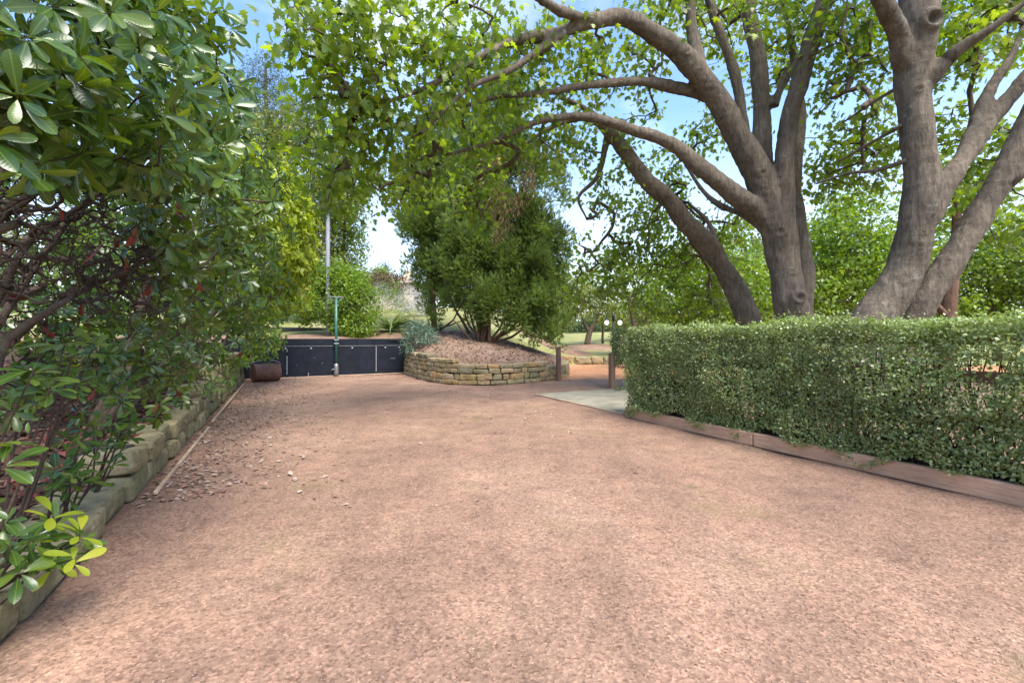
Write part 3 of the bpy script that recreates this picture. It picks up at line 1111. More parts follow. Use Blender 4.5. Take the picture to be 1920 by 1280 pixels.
# worn mulch rings round the orchard trunks
for (mx_, my_, mr_) in (((1100 - CX) / F * 31, 30.6, 2.3), ((1030 - CX) / F * 28, 27.2, 2.4), ((1060 - CX) / F * 25.5, 25.6, 1.5), ((1195 - CX) / F * 34, 33.6, 2.2)):
    def ring_fn(A, B, mx_=mx_, my_=my_, mr_=mr_):
        rr = A * mr_ * (1 + 0.12 * np.sin(B * 3 + mx_))
        X, Y = mx_ + rr * np.cos(B), my_ + rr * 0.8 * np.sin(B)
        return np.stack((X, Y, terrain_z(X, Y) + 0.22 * (1 - A ** 2) - 0.06 * A ** 3), -1)
    grid_sheet('mulch_mound', np.linspace(0.02, 1, 10), np.linspace(0, 2 * math.pi, 29), ring_fn, M['mulch'])

# ================================================================== BEDS
def wall_top(v):
    v = np.asarray(v, float)
    z = np.full(v.shape, 0.13)
    z = z + 0.185 * sstep(4.6, 5.4, v) + 0.18 * sstep(8.4, 9.2, v) + 0.17 * sstep(10.7, 11.5, v) + 0.13 * sstep(13, 14, v)
    return z


def left_bed_fn(A, B):
    z = wall_top(B) + 0.10 * (-(A + 1.2)) * 0.5 + 0.04 * np.sin(A * 3.1 + B * 2.3) * np.sin(B * 1.7) + 0.02 * np.sin(A * 9 + B * 7)
    return np.stack((A * PX[0] + B * DX[0], A * PX[1] + B * DX[1], z), -1)


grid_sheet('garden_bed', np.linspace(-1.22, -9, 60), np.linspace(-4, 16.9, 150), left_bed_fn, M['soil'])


def back_bed_fn(A, B):
    # behind the black fence
    X = A * PX[0] + B * DX[0]
    Y = A * PX[1] + B * DX[1]
    t = sstep(16.95, 19.6, B)
    z = 1.16 * (1 - t) + (terrain_z(X, Y) + 0.03) * t + 0.04 * np.sin(A * 2.7) * np.sin(B * 3.3)
    return np.stack((X, Y, z), -1)


grid_sheet('mulch_bed', np.linspace(-8, 4.25, 60), np.linspace(16.92, 20.0, 24), back_bed_fn, M['mulch'])


def plant_bed_fn(A, B):
    # A along the wall (arc length), B from the wall inwards
    out = np.empty(A.shape + (3,))
    for i in range(A.shape[0]):
        s_ = A[i, 0]
        p, t = pw_at(s_)
        nrm = np.array((-t[1], t[0], 0))
        q0 = p + nrm * 0.20
        k = s_ / PW_LEN
        q1 = np.array((-4.3 + 6.7 * k, 19.7 + 0.2 * math.sin(k * 3), 0))
        zt = 0.50 if s_ < 7.6 else 0.50 - 0.10 * min(1, (s_ - 7.6) / 0.6)
        zt += 0.13 * float(sstep(4.6, 4.1, s_)) + 0.11 * float(sstep(3.3, 2.8, s_))
        for j in range(A.shape[1]):
            b2 = B[i, j]
            q = q0 * (1 - b2) + q1 * b2
            zz = zt * (1 - b2) + (float(terrain_z(q1[0], q1[1])) + 0.02) * b2
            zz += 0.16 * math.sin(math.pi * min(1, b2 * 1.05)) * (1 - 0.5 * k) + 0.02 * math.sin(q[0] * 5) * math.sin(q[1] * 4) + 0.015 * math.sin(q[0] * 11 + q[1] * 9)
            out[i, j] = (q[0], q[1], zz)
    return out


grid_sheet('raised_mulch_bed', np.linspace(0.0, PW_LEN, 80), np.linspace(0, 1, 40), plant_bed_fn, M['mulch'])


def bed_point(s_, b2):
    return plant_bed_fn(np.array([[s_]]), np.array([[b2]]))[0, 0]


# ================================================================== BLACK FENCE, POSTS, ROLLER, LAMPS
fa, fb = np.array((-8.65, 13.95)), np.array((-3.86, 17.12))       # left and right foot of the fence
fd = norm(fb - fa)
fl = np.linalg.norm(fb - fa)
fnrm = np.array((fd[1], -fd[0]))                                    # towards the court
bf = thing('black_board_fence', 'low black painted board fence closing the far end of the gravel court', 'fence', (*((fa + fb) / 2), 0))


def fpt(s_, off, z):
    return np.array((fa[0] + fd[0] * s_ + fnrm[0] * off, fa[1] + fd[1] * s_ + fnrm[1] * off, z))


FD3, FN3 = np.array((*fd, 0)), np.array((*fnrm, 0))


def s_at(x):
    """length along the fence that shows at picture column x"""
    k = (x - CX) / F
    return (k * fa[1] - fa[0]) / (fd[0] - k * fd[1])


joints = [0.0, s_at(538), s_at(705), fl]
for a, b_ in zip(joints[:-1], joints[1:]):
    mb = MB()
    mb.box(fpt((a + b_) / 2, 0, 0.51), FD3 * ((b_ - a) / 2 - 0.012), FN3 * 0.02, (0, 0, 0.49))
    mb.build('panel', M['black'], bf)
for a, b_ in ((0, s_at(628)), (s_at(628), fl)):
    mb = MB()
    mb.box(fpt((a + b_) / 2, 0.012, 1.135), FD3 * ((b_ - a) / 2 - 0.004), FN3 * 0.03, (0, 0, 0.118))
    mb.build('top_board', M['black'], bf)
mb = MB()
mb.box(fpt(fl / 2, 0.03, 1.012), FD3 * (fl / 2 - 0.02), FN3 * 0.006, (0, 0, 0.006))
mb.build('joint_strip', M['mark'], bf)
mb = MB()
mb.box(fpt(fl / 2, 0.035, 0.012), FD3 * (fl / 2 - 0.02), FN3 * 0.02, (0, 0, 0.018))
mb.build('base_batten', M['batten'], bf)
for x, z0, z1 in ((538, 0.12, 0.70), (538, 0.82, 0.92), (705, 0.10, 0.98)):
    mb = MB()
    mb.box(fpt(s_at(x), 0.012, (z0 + z1) / 2), FD3 * 0.010, FN3 * 0.012, (0, 0, (z1 - z0) / 2))
    mb.build('joint_cover', M['mark'], bf)
for x in (583, 535, 660, 722, 748):
    mb = MB()
    s_ = s_at(x)
    mb.tube([fpt(s_, 0.018, 0.945), fpt(s_, 0.034, 0.945)], 0.026, 8)
    mb.build('bolt', M['mark'], bf)
for x, z, hw, hh in ((578, 0.09, 0.008, 0.06), (604, 0.45, 0.02, 0.006), (736, 0.55, 0.09, 0.005), (556, 0.40, 0.014, 0.005), (590, 0.62, 0.012, 0.004)):
    mb = MB()
    mb.box(fpt(s_at(x), 0.021, z), FD3 * hw, FN3 * 0.003, (0, 0, hh))
    mb.build('scuff', M['mark'], bf)

# green steel post with T bar
gp = fpt(s_at(629), 0.10, 0)
gr = thing('green_post', 'slim green steel post with a short T bar on top before the black fence', 'post', gp)
MB().tube([gp + (0, 0, 0.28), gp + (0, 0, 2.62)], 0.045, 14).build('pole', M['green_paint'], gr, True)
mb = MB()
mb.tube([gp - FD3 * 0.24 + (0, 0, 2.64), gp + FD3 * 0.24 + (0, 0, 2.64)], 0.022, 8)
mb.build('top_bar', M['grey_pole'], gr, True)
for sg in (-1, 1):
    MB().tube([gp + FD3 * 0.22 * sg + (0, 0, 2.63), gp + FD3 * 0.04 * sg + (0, 0, 2.45)], 0.012, 6).build('brace', M['grey_pole'], gr, True)
for z in (1.09, 1.21):
    mb = MB()
    mb.box(gp + (0, 0, z), FD3 * 0.085, FN3 * 0.058, (0, 0, 0.022))
    mb.build('clamp', M['galv'], gr)
mb = MB()
mb.tube([gp + (0, 0, 0.0), gp + (0, 0, 0.12), gp + (0, 0, 0.34), gp + (0, 0, 0.42)], [0.05, 0.085, 0.075, 0.062], 12)
mb.build('socket', M['galv'], gr, True)
MB().tube([gp + FN3 * 0.03 - FD3 * 0.05 + (0, 0, 0.27), gp + FN3 * 0.06 - FD3 * 0.17 + (0, 0, 0.21)], 0.014, 6).build('latch', M['galv'], gr, True)

# rusty roller against the fence
rc = UV(-0.42, 15.55, 0.265)
ro = thing('lawn_roller', 'rusty steel lawn roller parked in the corner by the left stone wall', 'roller', rc - (0, 0, 0.265))
ax = norm(np.array((0.66, 0.75, 0)))
mb = MB()
mb.tube([rc - ax * 0.36, rc - ax * 0.345, rc + ax * 0.345, rc + ax * 0.36], [0.245, 0.262, 0.262, 0.245], 28)
mb.build('drum', M['rust'], ro, True)
for o_ in ro.children:
    o_.data.polygons.foreach_set('use_smooth', [len(p.vertices) == 4 for p in o_.data.polygons])
fwd = np.array((-0.75, 0.66, 0)) * 0.12
mb = MB()
top = rc + np.array((0, 0, 0.42)) - fwd
mb.tube([rc - ax * 0.37, rc - ax * 0.42 + (0, 0, 0.22), rc - ax * 0.40 + (0, 0, 0.28), top, top + (0, 0, 0.25) - fwd], 0.012, 6)
mb.tube([rc + ax * 0.37, rc + ax * 0.42 + (0, 0, 0.22), rc + ax * 0.40 + (0, 0, 0.28), top], 0.012, 6)
mb.build('handle', M['galv'], ro, True)

# grey lamp post behind the fence
lp = P(615, 635, 17.9)
lp[2] = 1.1
lr = thing('lamp_post', 'tall grey lamp post with a flat round head rising out of the round bush', 'lamp post', lp)
ztop = P(615, 388, 17.9)[2]
MB().tube([lp, lp + (0, 0, 1.6), np.array((lp[0], lp[1], ztop))], [0.085, 0.085, 0.07], 14).build('pole', M['grey_pole'], lr, True)
mb = MB()
b0 = np.array((lp[0], lp[1], ztop))
mb.tube([b0 - (0, 0, 0.10), b0, b0 + (0, 0, 0.05), b0 + (0, 0, 0.10), b0 + (0, 0, 0.13)], [0.10, 0.34, 0.38, 0.30, 0.08], 18)
mb.build('lamp_head', M['grey_pole'], lr, True)

# timber gate posts
def post(label, p, h, w):
    r_ = thing('timber_post', label, 'post', p)
    mb = MB()
    mb.box(np.array(p) + (0, 0, h / 2), np.array((*PX, 0)) * w / 2, np.array((*DX, 0)) * w / 2, (0, 0, h / 2))
    mb.build('post_body', M['post'], r_)
    mb = MB()
    mb.box(np.array(p) + (0, 0, h + 0.012), np.array((*PX, 0)) * (w / 2 + 0.012), np.array((*DX, 0)) * (w / 2 + 0.012), (0, 0, 0.014))
    mb.build('cap', M['post'], r_)


post('square brown timber post at the right end of the curved stone wall', (1.40, 14.15, 0), 0.97, 0.12)
post('brown timber post at the end of the clipped hedge by the concrete pad', (2.47, 11.6, 0), 0.86, 0.13)

# twin lantern lamp
tl = P(1150, 620, 27)
tl[2] = float(terrain_z(tl[0], tl[1]))
tr_ = thing('twin_lantern_lamp', 'dark iron lamp post with two lit globes on curved arms', 'lamp post', tl)
zt = P(1150, 590, 27)[2]
MB().tube([tl, tl + (0, 0, 0.4), (tl[0], tl[1], zt)], [0.09, 0.06, 0.05], 10).build('pole', M['iron'], tr_, True)
MB().tube([(tl[0], tl[1], zt - 0.35), (tl[0], tl[1], zt - 0.1), (tl[0], tl[1], zt + 0.08)], [0.08, 0.1, 0.04], 10).build('finial', M['iron'], tr_, True)
for sg in (-1, 1):
    bx = tl[0] + sg * 0.38
    arc = [(tl[0] + sg * 0.05, tl[1], zt - 0.3)] + [(tl[0] + sg * (0.22 - 0.16 * math.cos(a)), tl[1], zt - 0.02 + 0.18 * math.sin(a)) for a in np.linspace(0.1, math.pi, 8)] + [(bx, tl[1], zt - 0.2)]
    am = MB().tube(arc, 0.025, 7).build('arm', M['iron'], tr_, True)
    MB().tube([(bx, tl[1], zt - 0.14), (bx, tl[1], zt - 0.27), (bx, tl[1], zt - 0.30)], [0.04, 0.12, 0.15], 12).build('lamp_shade', M['iron'], tr_, True)
    gz = zt - 0.45
    prof = [(gz + 0.13 * math.cos(t), 0.12 * math.sin(t)) for t in np.linspace(0.3, math.pi - 0.05, 9)]
    MB().tube([(bx, tl[1], z) for z, r_ in prof], [r_ for z, r_ in prof], 14).build('globe', M['globe'], tr_, True)

# ================================================================== PLANT BUILDERS
def rosettes(lv, centres, axes, n_rng, size, elev=(0.1, 0.6), droop=0.0):
    for c, a in zip(centres, axes):
        k = random.randint(*n_rng)
        a = norm(a)
        ref = np.array((0, 0, 1.0)) if abs(a[2]) < 0.9 else np.array((1.0, 0, 0))
        e1 = norm(np.cross(a, ref)); e2 = np.cross(a, e1)
        ph = random.random() * 6.28 + np.arange(k) * 2.4 + rng.normal(0, 0.15, k)
        el = rng.uniform(elev[0], elev[1], k)
        rad = np.cos(ph)[:, None] * e1 + np.sin(ph)[:, None] * e2
        d = np.cos(el)[:, None] * rad + np.sin(el)[:, None] * a
        d[:, 2] -= droop * rng.random(k)
        d = norm(d)
        n_ = a[None] - d * np.sum(d * a, -1, keepdims=True) + rng.normal(0, 0.12, (k, 3))
        sc = size * rng.uniform(0.65, 1.15, k)
        lv.add(c + d * 0.012 + a * rng.uniform(-0.03, 0.02, (k, 1)), d, n_, sc)


def clusters(lv, centres, outs, k, spread, size, down=0.6):
    """loose bunches of hanging leaves"""
    m = len(centres)
    c = np.repeat(centres, k, 0)
    o_ = np.repeat(outs, k, 0)
    p = c + rng.normal(0, spread, (m * k, 3)) * np.array((1, 1, 0.75))
    d = rng.normal(0, 0.75, (m * k, 3)) + o_ * 0.4
    d[:, 2] -= down
    n_ = rng.normal(0, 0.55, (m * k, 3)) + o_ * 0.35
    n_[:, 2] += 0.6
    lv.add(p, d, n_, size * rng.uniform(0.6, 1.15, m * k))


def blob_points(blobs, dens, shell=0.45, gaps=0.0, seed=1.0, gapscale=0.9):
    """points in ellipsoid blobs (world centre, radius), more of them near the surface; noise leaves gaps"""
    C, O = [], []
    for c, r in blobs:
        r = np.broadcast_to(np.asarray(r, float), (3,))
        k = max(3, int(dens * float(np.prod(r)) ** (2 / 3)))
        d = on_ball(k)
        q = (shell + (1 - shell) * rng.random((k, 1)) ** 0.6)
        p = np.asarray(c) + d * q * r
        if gaps:
            keep = np.array([mnoise.noise(Vector(t * gapscale + seed)) > -0.5 + gaps for t in p])
            p, d = p[keep], d[keep]
        C.append(p); O.append(d)
    return np.concatenate(C), np.concatenate(O)


def pblob(lst):
    return [(P(x, y, Y), r) for x, y, Y, r in lst]


# ================================================================== MAPLES
def maple(label, base, limbs, vis, hidden, n_cl, leaf, knots=(), gaps=0.2, k=13, seed=1.0, stub=(), size=0.128, pw=0.52):
    """limbs: lists of (x, y, Y, width px), first one is the trunk"""
    root = thing('maple_tree', label, 'tree', base, 'big maples behind the hedge')
    sk = Skel()
    tubes, thin = [], []
    for lm in limbs:
        pts = np.array([P(x, y, Y) for x, y, Y, w in lm])
        rad = np.array([w / 2 / F * Y * math.cos(math.atan((x - CX) / F)) for x, y, Y, w in lm])
        # bends too small to read as straight pipes
        q, r, ids = sk.limb(pts, rad)
        if len(q) > 6:
            jit = np.array([(vnoise(t, 1.1, seed), vnoise(t, 1.1, seed + 9), vnoise(t, 1.1, seed + 17)) for t in q])
            q = q + jit * np.minimum(0.10, r * 0.35)[:, None]
        thick = r > 0.055
        kk = int(np.argmin(thick)) if not thick.all() else len(r)
        if kk >= 3:
            tubes.append((q[:kk + 1], r[:kk + 1], 14))
        if kk < len(r) - 2:
            thin.append((q[max(0, kk - 3):], r[max(0, kk - 3):]))
    tr = remeshed('trunk', tubes, 0.032, M['bark'], root, 0.012, knots)
    for q, r in thin:
        MB().tube(q, r, 9).build('limb', M['bark'], root, True)
    C, O = blob_points(pblob(vis), n_cl, 0.35, gaps, seed)
    Ch, Oh = blob_points(hidden, n_cl * 0.42, 0.4, 0.0, seed) if hidden else (np.zeros((0, 3)), np.zeros((0, 3)))
    allc = np.concatenate((C, Ch))
    A = np.array(sk.pos)
    near = np.array([np.min(np.linalg.norm(A - c, axis=1)) for c in allc])
    for i in np.argsort(near):
        sk.connect(allc[i], 0.22, 0.09, 0.05)
    tw = sk.twigs(0.0048, pw, 0.04, 5)
    o = obj_np('branches', tw[0], tw[1], M['twig'], root)
    o['kind'] = 'stuff'
    lv = Leaves()
    clusters(lv, C, O, k, 0.17, size, 0.75)
    if len(Ch):
        clusters(lv, Ch, Oh, 14, 0.30, size * 1.45, 0.5)
    plant_leaves(root, lv, T_MAPLE, M['maple_leaf'], leaf, rest_tpl=T_MAPLE_S)
    return root


# tree with the leaning trunk
maple('leaning maple whose bare trunk slants up to the left behind the hedge end', P(1412, 690, 10.6) * (1, 1, 0),
      [[(1428, 735, 10.6, 66), (1402, 605, 10.6, 50), (1374, 525, 10.6, 42), (1300, 432, 10.4, 38), (1222, 348, 10.2, 33), (1165, 278, 10, 27), (1135, 238, 9.8, 20), (1090, 200, 9.6, 14), (1040, 180, 9.2, 8)],
       [(1165, 278, 10, 20), (1110, 225, 9.6, 15), (1040, 235, 9.2, 9), (960, 290, 8.9, 5)],
       [(1140, 250, 9.9, 14), (1120, 330, 10.2, 9), (1085, 370, 10.4, 6), (1100, 410, 10.5, 3)],
       [(1350, 490, 10.5, 14), (1330, 420, 11, 9), (1290, 380, 11.3, 6)]],
      [(1090, 240, 9.8, .6), (1140, 340, 10.6, .75), (1190, 410, 11.2, .8), (1250, 440, 12, .9), (1130, 480, 12, .8), (1250, 330, 11.5, .7), (1310, 510, 12.5, 1.0), (1190, 520, 13, .9), (1100, 545, 13.5, .7), (1360, 420, 12.5, .8), (1340, 570, 12.5, .8), (1240, 560, 13, .8)],
      [], 90, 300, gaps=0.28, seed=2.2, k=10)

# broad middle tree
k1 = [(1488, 545, 0.13, 0.03), (1497, 572, 0.11, 0.03), (1425, 335, 0.08, 0.02), (1478, 500, 0.07, 0.02), (1452, 440, 0.10, 0.02), (1290, 110, 0.07, 0.02)]
maple('broad maple forking into many limbs behind the middle of the hedge', P(1492, 690, 9) * (1, 1, 0),
      [[(1500, 780, 9, 96), (1492, 610, 9, 72), (1476, 510, 9, 62), (1456, 420, 9, 72), (1428, 350, 8.9, 62), (1390, 270, 8.8, 50), (1340, 180, 8.6, 45), (1285, 112, 8.4, 40), (1225, 62, 8.1, 35), (1170, 32, 7.8, 34), (1110, 42, 7.5, 26), (1040, 62, 7.2, 22), (960, 78, 6.9, 18), (880, 120, 6.6, 13), (800, 165, 6.4, 9), (700, 200, 6.2, 6)],
       [(1462, 440, 9, 50), (1418, 392, 8.9, 40), (1370, 360, 8.8, 38), (1320, 318, 8.7, 34), (1260, 268, 8.6, 26), (1190, 245, 8.4, 20), (1110, 222, 8.2, 16), (1020, 225, 8, 12), (930, 262, 7.8, 8), (840, 290, 7.6, 5)],
       [(1380, 250, 8.8, 40), (1345, 195, 8.9, 24), (1275, 165, 8.7, 22), (1200, 152, 8.4, 19), (1120, 158, 8.1, 15), (1010, 175, 7.7, 11), (920, 185, 7.4, 8), (830, 215, 7.1, 5)],
       [(1452, 400, 9, 48), (1438, 330, 9.2, 36), (1428, 220, 9.3, 36), (1420, 120, 9.3, 33), (1405, 20, 9.2, 28), (1390, -90, 9.2, 22), (1360, -260, 9.2, 12)],
       [(1400, 290, 9, 30), (1392, 220, 9.1, 22), (1375, 130, 9.1, 22), (1345, 50, 9, 20), (1318, -30, 8.9, 16), (1280, -150, 8.8, 8)],
       [(1468, 420, 8.9, 50), (1470, 320, 8.8, 42), (1478, 240, 8.7, 39), (1500, 150, 8.5, 37), (1530, 60, 8.3, 36), (1552, -20, 8.2, 36), (1590, -160, 8.2, 24), (1640, -320, 8.2, 12)],
       [(1502, 640, 9.3, 60), (1506, 540, 9.4, 46), (1494, 430, 9.5, 40), (1488, 330, 9.6, 34), (1500, 220, 9.7, 26), (1490, 120, 9.7, 18), (1470, 0, 9.6, 12)],
       [(1450, 200, 9.2, 22), (1470, 150, 9.2, 18), (1505, 100, 9.1, 15), (1535, 75, 9, 10)],
       [(1310, 140, 8.5, 30), (1300, 60, 8.7, 24), (1290, -20, 8.8, 20), (1250, -140, 8.8, 12)],
       [(1130, 35, 7.6, 22), (1060, 25, 7, 18), (1000, -10, 6.4, 14), (900, -60, 5.9, 9), (760, -60, 5.5, 6)],
       [(1060, 58, 7.2, 16), (960, 130, 6.8, 12), (880, 165, 6.5, 9), (790, 250, 6.3, 5)],
       [(1440, 440, 9, 24), (1400, 405, 9.3, 17), (1350, 385, 9.6, 13), (1320, 360, 10, 8), (1280, 300, 10.2, 5)]],
      [(595, 50, 5.2, .36), (598, 150, 5.4, .3), (545, 30, 5.0, .2), (640, 100, 5.6, .6), (620, 215, 6, .55), (630, 310, 6.8, .6), (625, 345, 7.5, .42), (700, 40, 5.8, .7), (760, 150, 6.3, .75), (715, 260, 7, .65), (690, 365, 8, .5), (840, 50, 6.4, .8), (860, 200, 7.4, .7), (800, 300, 8.3, .6), (960, 150, 7.5, .7), (960, 25, 7, .8), (1060, 110, 8, .7), (930, 270, 8.5, .6), (1030, 270, 8.5, .5), (890, 360, 9.5, .65), (760, 340, 9, .55), (1110, 140, 8.5, .6),
       (1200, 110, 9, .6), (1180, 210, 9.5, .6), (1250, 10, 9, .8), (1400, 50, 8.6, .55), (1320, 250, 10.5, .5), (1330, 60, 10, .7), (1480, 30, 9.5, .8), (1440, 130, 10.5, .7), (1510, 250, 10.8, .5), (600, -30, 5.6, .5)],
      [(np.array((4.4, 11, 10.8)), 1.5), (np.array((6.0, 11.5, 11)), 1.6)],
      102, 300, k1, gaps=0.18, seed=4.4, k=9, pw=0.6)

# right-hand tree with two stems
k3 = [(1742, 48, 0.13, 0.06), (1711, 168, 0.06, 0.035), (1744, 418, 0.05, 0.012), (1690, 512, 0.10, 0.012), (1745, 300, 0.14, -0.01), (1722, 442, 0.035, 0.015), (1715, 466, 0.045, 0.018), (1718, 490, 0.04, 0.014), (1660, 550, 0.06, 0.01), (1695, 545, 0.05, 0.012), (1780, 470, 0.06, 0.008)]
maple('two stemmed maple with round pruning scars behind the right end of the hedge', P(1690, 790, 6.7) * (1, 1, 0),
      [[(1560, 790, 6.8, 150), (1640, 600, 6.7, 98), (1696, 510, 6.6, 80), (1722, 430, 6.5, 76), (1732, 350, 6.5, 80), (1722, 280, 6.5, 74), (1715, 170, 6.5, 74), (1722, 70, 6.45, 82), (1730, -20, 6.4, 86), (1735, -150, 6.3, 66), (1740, -330, 6.2, 40), (1720, -560, 6.2, 16)],
       [(1700, 120, 6.45, 52), (1682, 62, 6.3, 44), (1655, 10, 6.1, 40), (1620, -60, 5.9, 32), (1560, -180, 5.6, 20), (1480, -300, 5.3, 10)],
       [(1738, 420, 6.5, 60), (1772, 345, 6.6, 48), (1820, 275, 6.7, 42), (1870, 208, 6.8, 40), (1925, 148, 6.9, 38), (2000, 60, 7, 36), (2100, -80, 7.1, 18)],
       [(1790, 320, 6.6, 34), (1825, 240, 6.8, 36), (1855, 170, 6.9, 30), (1895, 110, 7, 18), (1930, 20, 7.1, 10)],
       [(1745, 150, 6.4, 40), (1795, 95, 6.2, 32), (1850, 60, 6, 22), (1915, 10, 5.8, 14), (2000, -60, 5.6, 8)],
       [(1650, 780, 6.75, 110), (1718, 590, 6.7, 66), (1785, 490, 6.6, 60), (1850, 385, 6.55, 60), (1900, 290, 6.5, 62), (1945, 190, 6.45, 60), (2000, 60, 6.4, 60), (2080, -150, 6.3, 36), (2140, -380, 6.2, 14)],
       [(1870, 360, 6.5, 34), (1915, 325, 6.4, 26), (1975, 270, 6.3, 18)],
       [(1700, 300, 6.5, 12), (1640, 320, 6.9, 9), (1590, 325, 7.2, 7), (1530, 345, 7.5, 4)],
       [(1690, 235, 6.5, 10), (1630, 270, 7, 7), (1570, 305, 7.4, 4)],
       [(1700, 155, 6.5, 10), (1640, 190, 7.2, 7), (1580, 230, 7.6, 4)]],
      [(1570, 90, 8.2, .65), (1600, 190, 8.2, .55), (1590, 300, 9, .5), (1640, 90, 8, .5), (1560, 330, 9.5, .5), (1840, 60, 7.2, .55), (1890, 30, 6.6, .6), (1800, 240, 8.4, .5), (1830, 340, 9, .55), (1900, 420, 9, .5), (1660, 250, 9, .5), (1890, 260, 8.6, .5), (1780, 130, 8, .5), (1900, 120, 7.2, .4), (1600, 20, 8, .6), (1640, 330, 8.5, .35)],
      [(np.array((6.4, 7.5, 8.8)), 1.2), (np.array((8.8, 8.5, 9.2)), 1.6), (np.array((10, 9, 8.4)), 1.6)],
      100, 300, k3, gaps=0.2, seed=7.7, k=10)

# ================================================================== LEFT SHRUBS
def shrub(name, label, cat, base, stems, blobs, dens, size, mat, parts=300, dead=(), nleaf=(6, 10), gaps=0.1, up=0.45, seed=1.0, red=0, tpl=T_OBOV, group=None, elev=(0.05, 0.6), bark='shrub_bark', rt=0.0032, droop=0.25, shell=0.55, axb=(0, 0, 0), ddens=1.3, rmx=0.035):
    root = thing(name, label, cat, base, group)
    sk = Skel()
    tubes = MB()
    for st in stems:
        pts = np.array([s_[:3] for s_ in st]); rad = np.array([s_[3] for s_ in st])
        q, r, ids = sk.limb(pts, rad, 0.15)
        q = q + rng.normal(0, 0.006, q.shape)
        tubes.tube(q, r, 9)
    if tubes.v:
        tubes.build('stems', M[bark], root, True)
    C, O = blob_points(blobs, dens, shell, gaps, seed, 1.6)
    D = blob_points(dead, dens * ddens, 0.1)[0] if dead else np.zeros((0, 3))
    allc = np.concatenate((D, C))
    A = np.array(sk.pos)
    near = np.array([np.min(np.linalg.norm(A - c, axis=1)) for c in allc])
    for i in np.argsort(near):
        sk.connect(allc[i], 0.16, 0.13, -0.03)
    tw = sk.twigs(rt, 0.48, rmx, 4)
    o = obj_np('twigs', tw[0], tw[1], M[bark], root)
    o['kind'] = 'stuff'
    lv = Leaves()
    ax = O + np.array((0, 0, up)) + np.array(axb) + rng.normal(0, 0.3, O.shape)
    rosettes(lv, C, ax, nleaf, size, elev, droop)
    plant_leaves(root, lv, tpl, mat, parts, rest_tpl=T_OBOV_S if dens < 135 and tpl is T_OBOV else (T_OVAL if dens == 190 else None))
    if red and len(C):
        lr_ = Leaves()
        src = D if len(D) else C
        idx = rng.integers(0, len(src), red)
        d = rng.normal(0, 0.35, (red, 3)); d[:, 2] -= 1
        lr_.add(src[idx], d, rng.normal(0, 1, (red, 3)), size * rng.uniform(0.7, 1.1, red))
        plant_leaves(root, lr_, tpl, M['red_leaf'], red, 'red_leaf')
    return root


def bedz(u, v):
    return float(wall_top(v)) + 0.05 * (-(u + 1.2))


def stem_to(u, v, tip, r, n=5, bend=0.25):
    b0 = UV(u, v, bedz(u, v) - 0.03)
    tip = np.asarray(tip, float)
    pts = []
    for i in range(n + 1):
        t = i / n
        q = b0 * (1 - t) + tip * t
        q = q + np.array((rng.normal(0, 0.07), rng.normal(0, 0.07), 0.35 * bend * math.sin(math.pi * t) * np.linalg.norm(tip - b0))) * (1 if 0 < i < n else 0)
        pts.append((*q, r * (1 - 0.72 * t)))
    return pts


# nearest tall shrub, overhanging at the top left
b1 = pblob([(40, 40, 1.75, .42), (150, 110, 1.9, .42), (235, 100, 2.3, .36), (60, 180, 1.55, .26), (200, 230, 2.0, .30), (310, 200, 2.8, .42), (320, 320, 2.7, .36), (250, 290, 2.3, .26), (375, 170, 3.6, .3), (215, 10, 2.7, .3), (390, 260, 3.6, .42), (100, 270, 1.65, .18), (10, 250, 1.5, .16), (290, 75, 3.2, .26), (320, 40, 2.9, .12), (370, 80, 3.1, .14), (400, 35, 3.2, .08), (425, 130, 3.5, .10), (285, 15, 2.8, .15), (450, 160, 4, .12), (350, 20, 3.0, .08), (410, 90, 3.3, .08), (430, 60, 3.4, .05), (100, -60, 2.2, .5), (400, 110, 4.2, .16)])
b1 += pblob([(320, 440, 3.1, .24), (285, 400, 2.9, .16), (370, 380, 3.6, .34), (340, 500, 3.4, .22)])
st1 = [stem_to(-1.7, 2.0, P(150, 200, 2.1), 0.03), stem_to(-1.9, 2.6, P(250, 250, 2.6), 0.028), stem_to(-1.8, 3.2, P(330, 250, 3.0), 0.03), stem_to(-1.65, 1.7, P(60, 230, 1.85), 0.022),
       stem_to(-2.1, 3.8, P(390, 200, 3.8), 0.03), stem_to(-1.75, 2.9, P(330, 420, 3.2), 0.03), stem_to(-2.4, 2.4, P(120, 100, 2.6), 0.026),
       stem_to(-1.6, 2.3, P(60, 360, 2.3), 0.03), stem_to(-2.2, 3.0, P(200, 120, 3.0), 0.04), stem_to(-1.9, 2.2, P(20, 120, 2.2), 0.028)]
dead1 = pblob([(60, 420, 2.3, .42), (160, 420, 2.5, .45), (240, 430, 2.8, .42), (120, 540, 2.6, .42), (220, 530, 3.0, .4), (40, 560, 2.4, .4), (300, 560, 3.4, .35), (30, 480, 2.2, .3), (180, 480, 2.9, .4), (80, 650, 2.6, .3), (270, 480, 3.2, .3)])
shrub('evergreen_shrub', 'tallest nearest glossy broad leaved shrub overhanging the left edge, bare brown twigs inside', 'shrub', UV(-1.8, 2.5, 0.15), st1, b1, 240, 0.118, M['shrub_leaf'], 300, dead1, (7, 10), 0.05, 0.35, 1.0, 17, droop=0.45, elev=(0.1, 1.0), axb=(0.55, -0.25, -0.15), ddens=5.5, rt=0.0019, rmx=0.016)

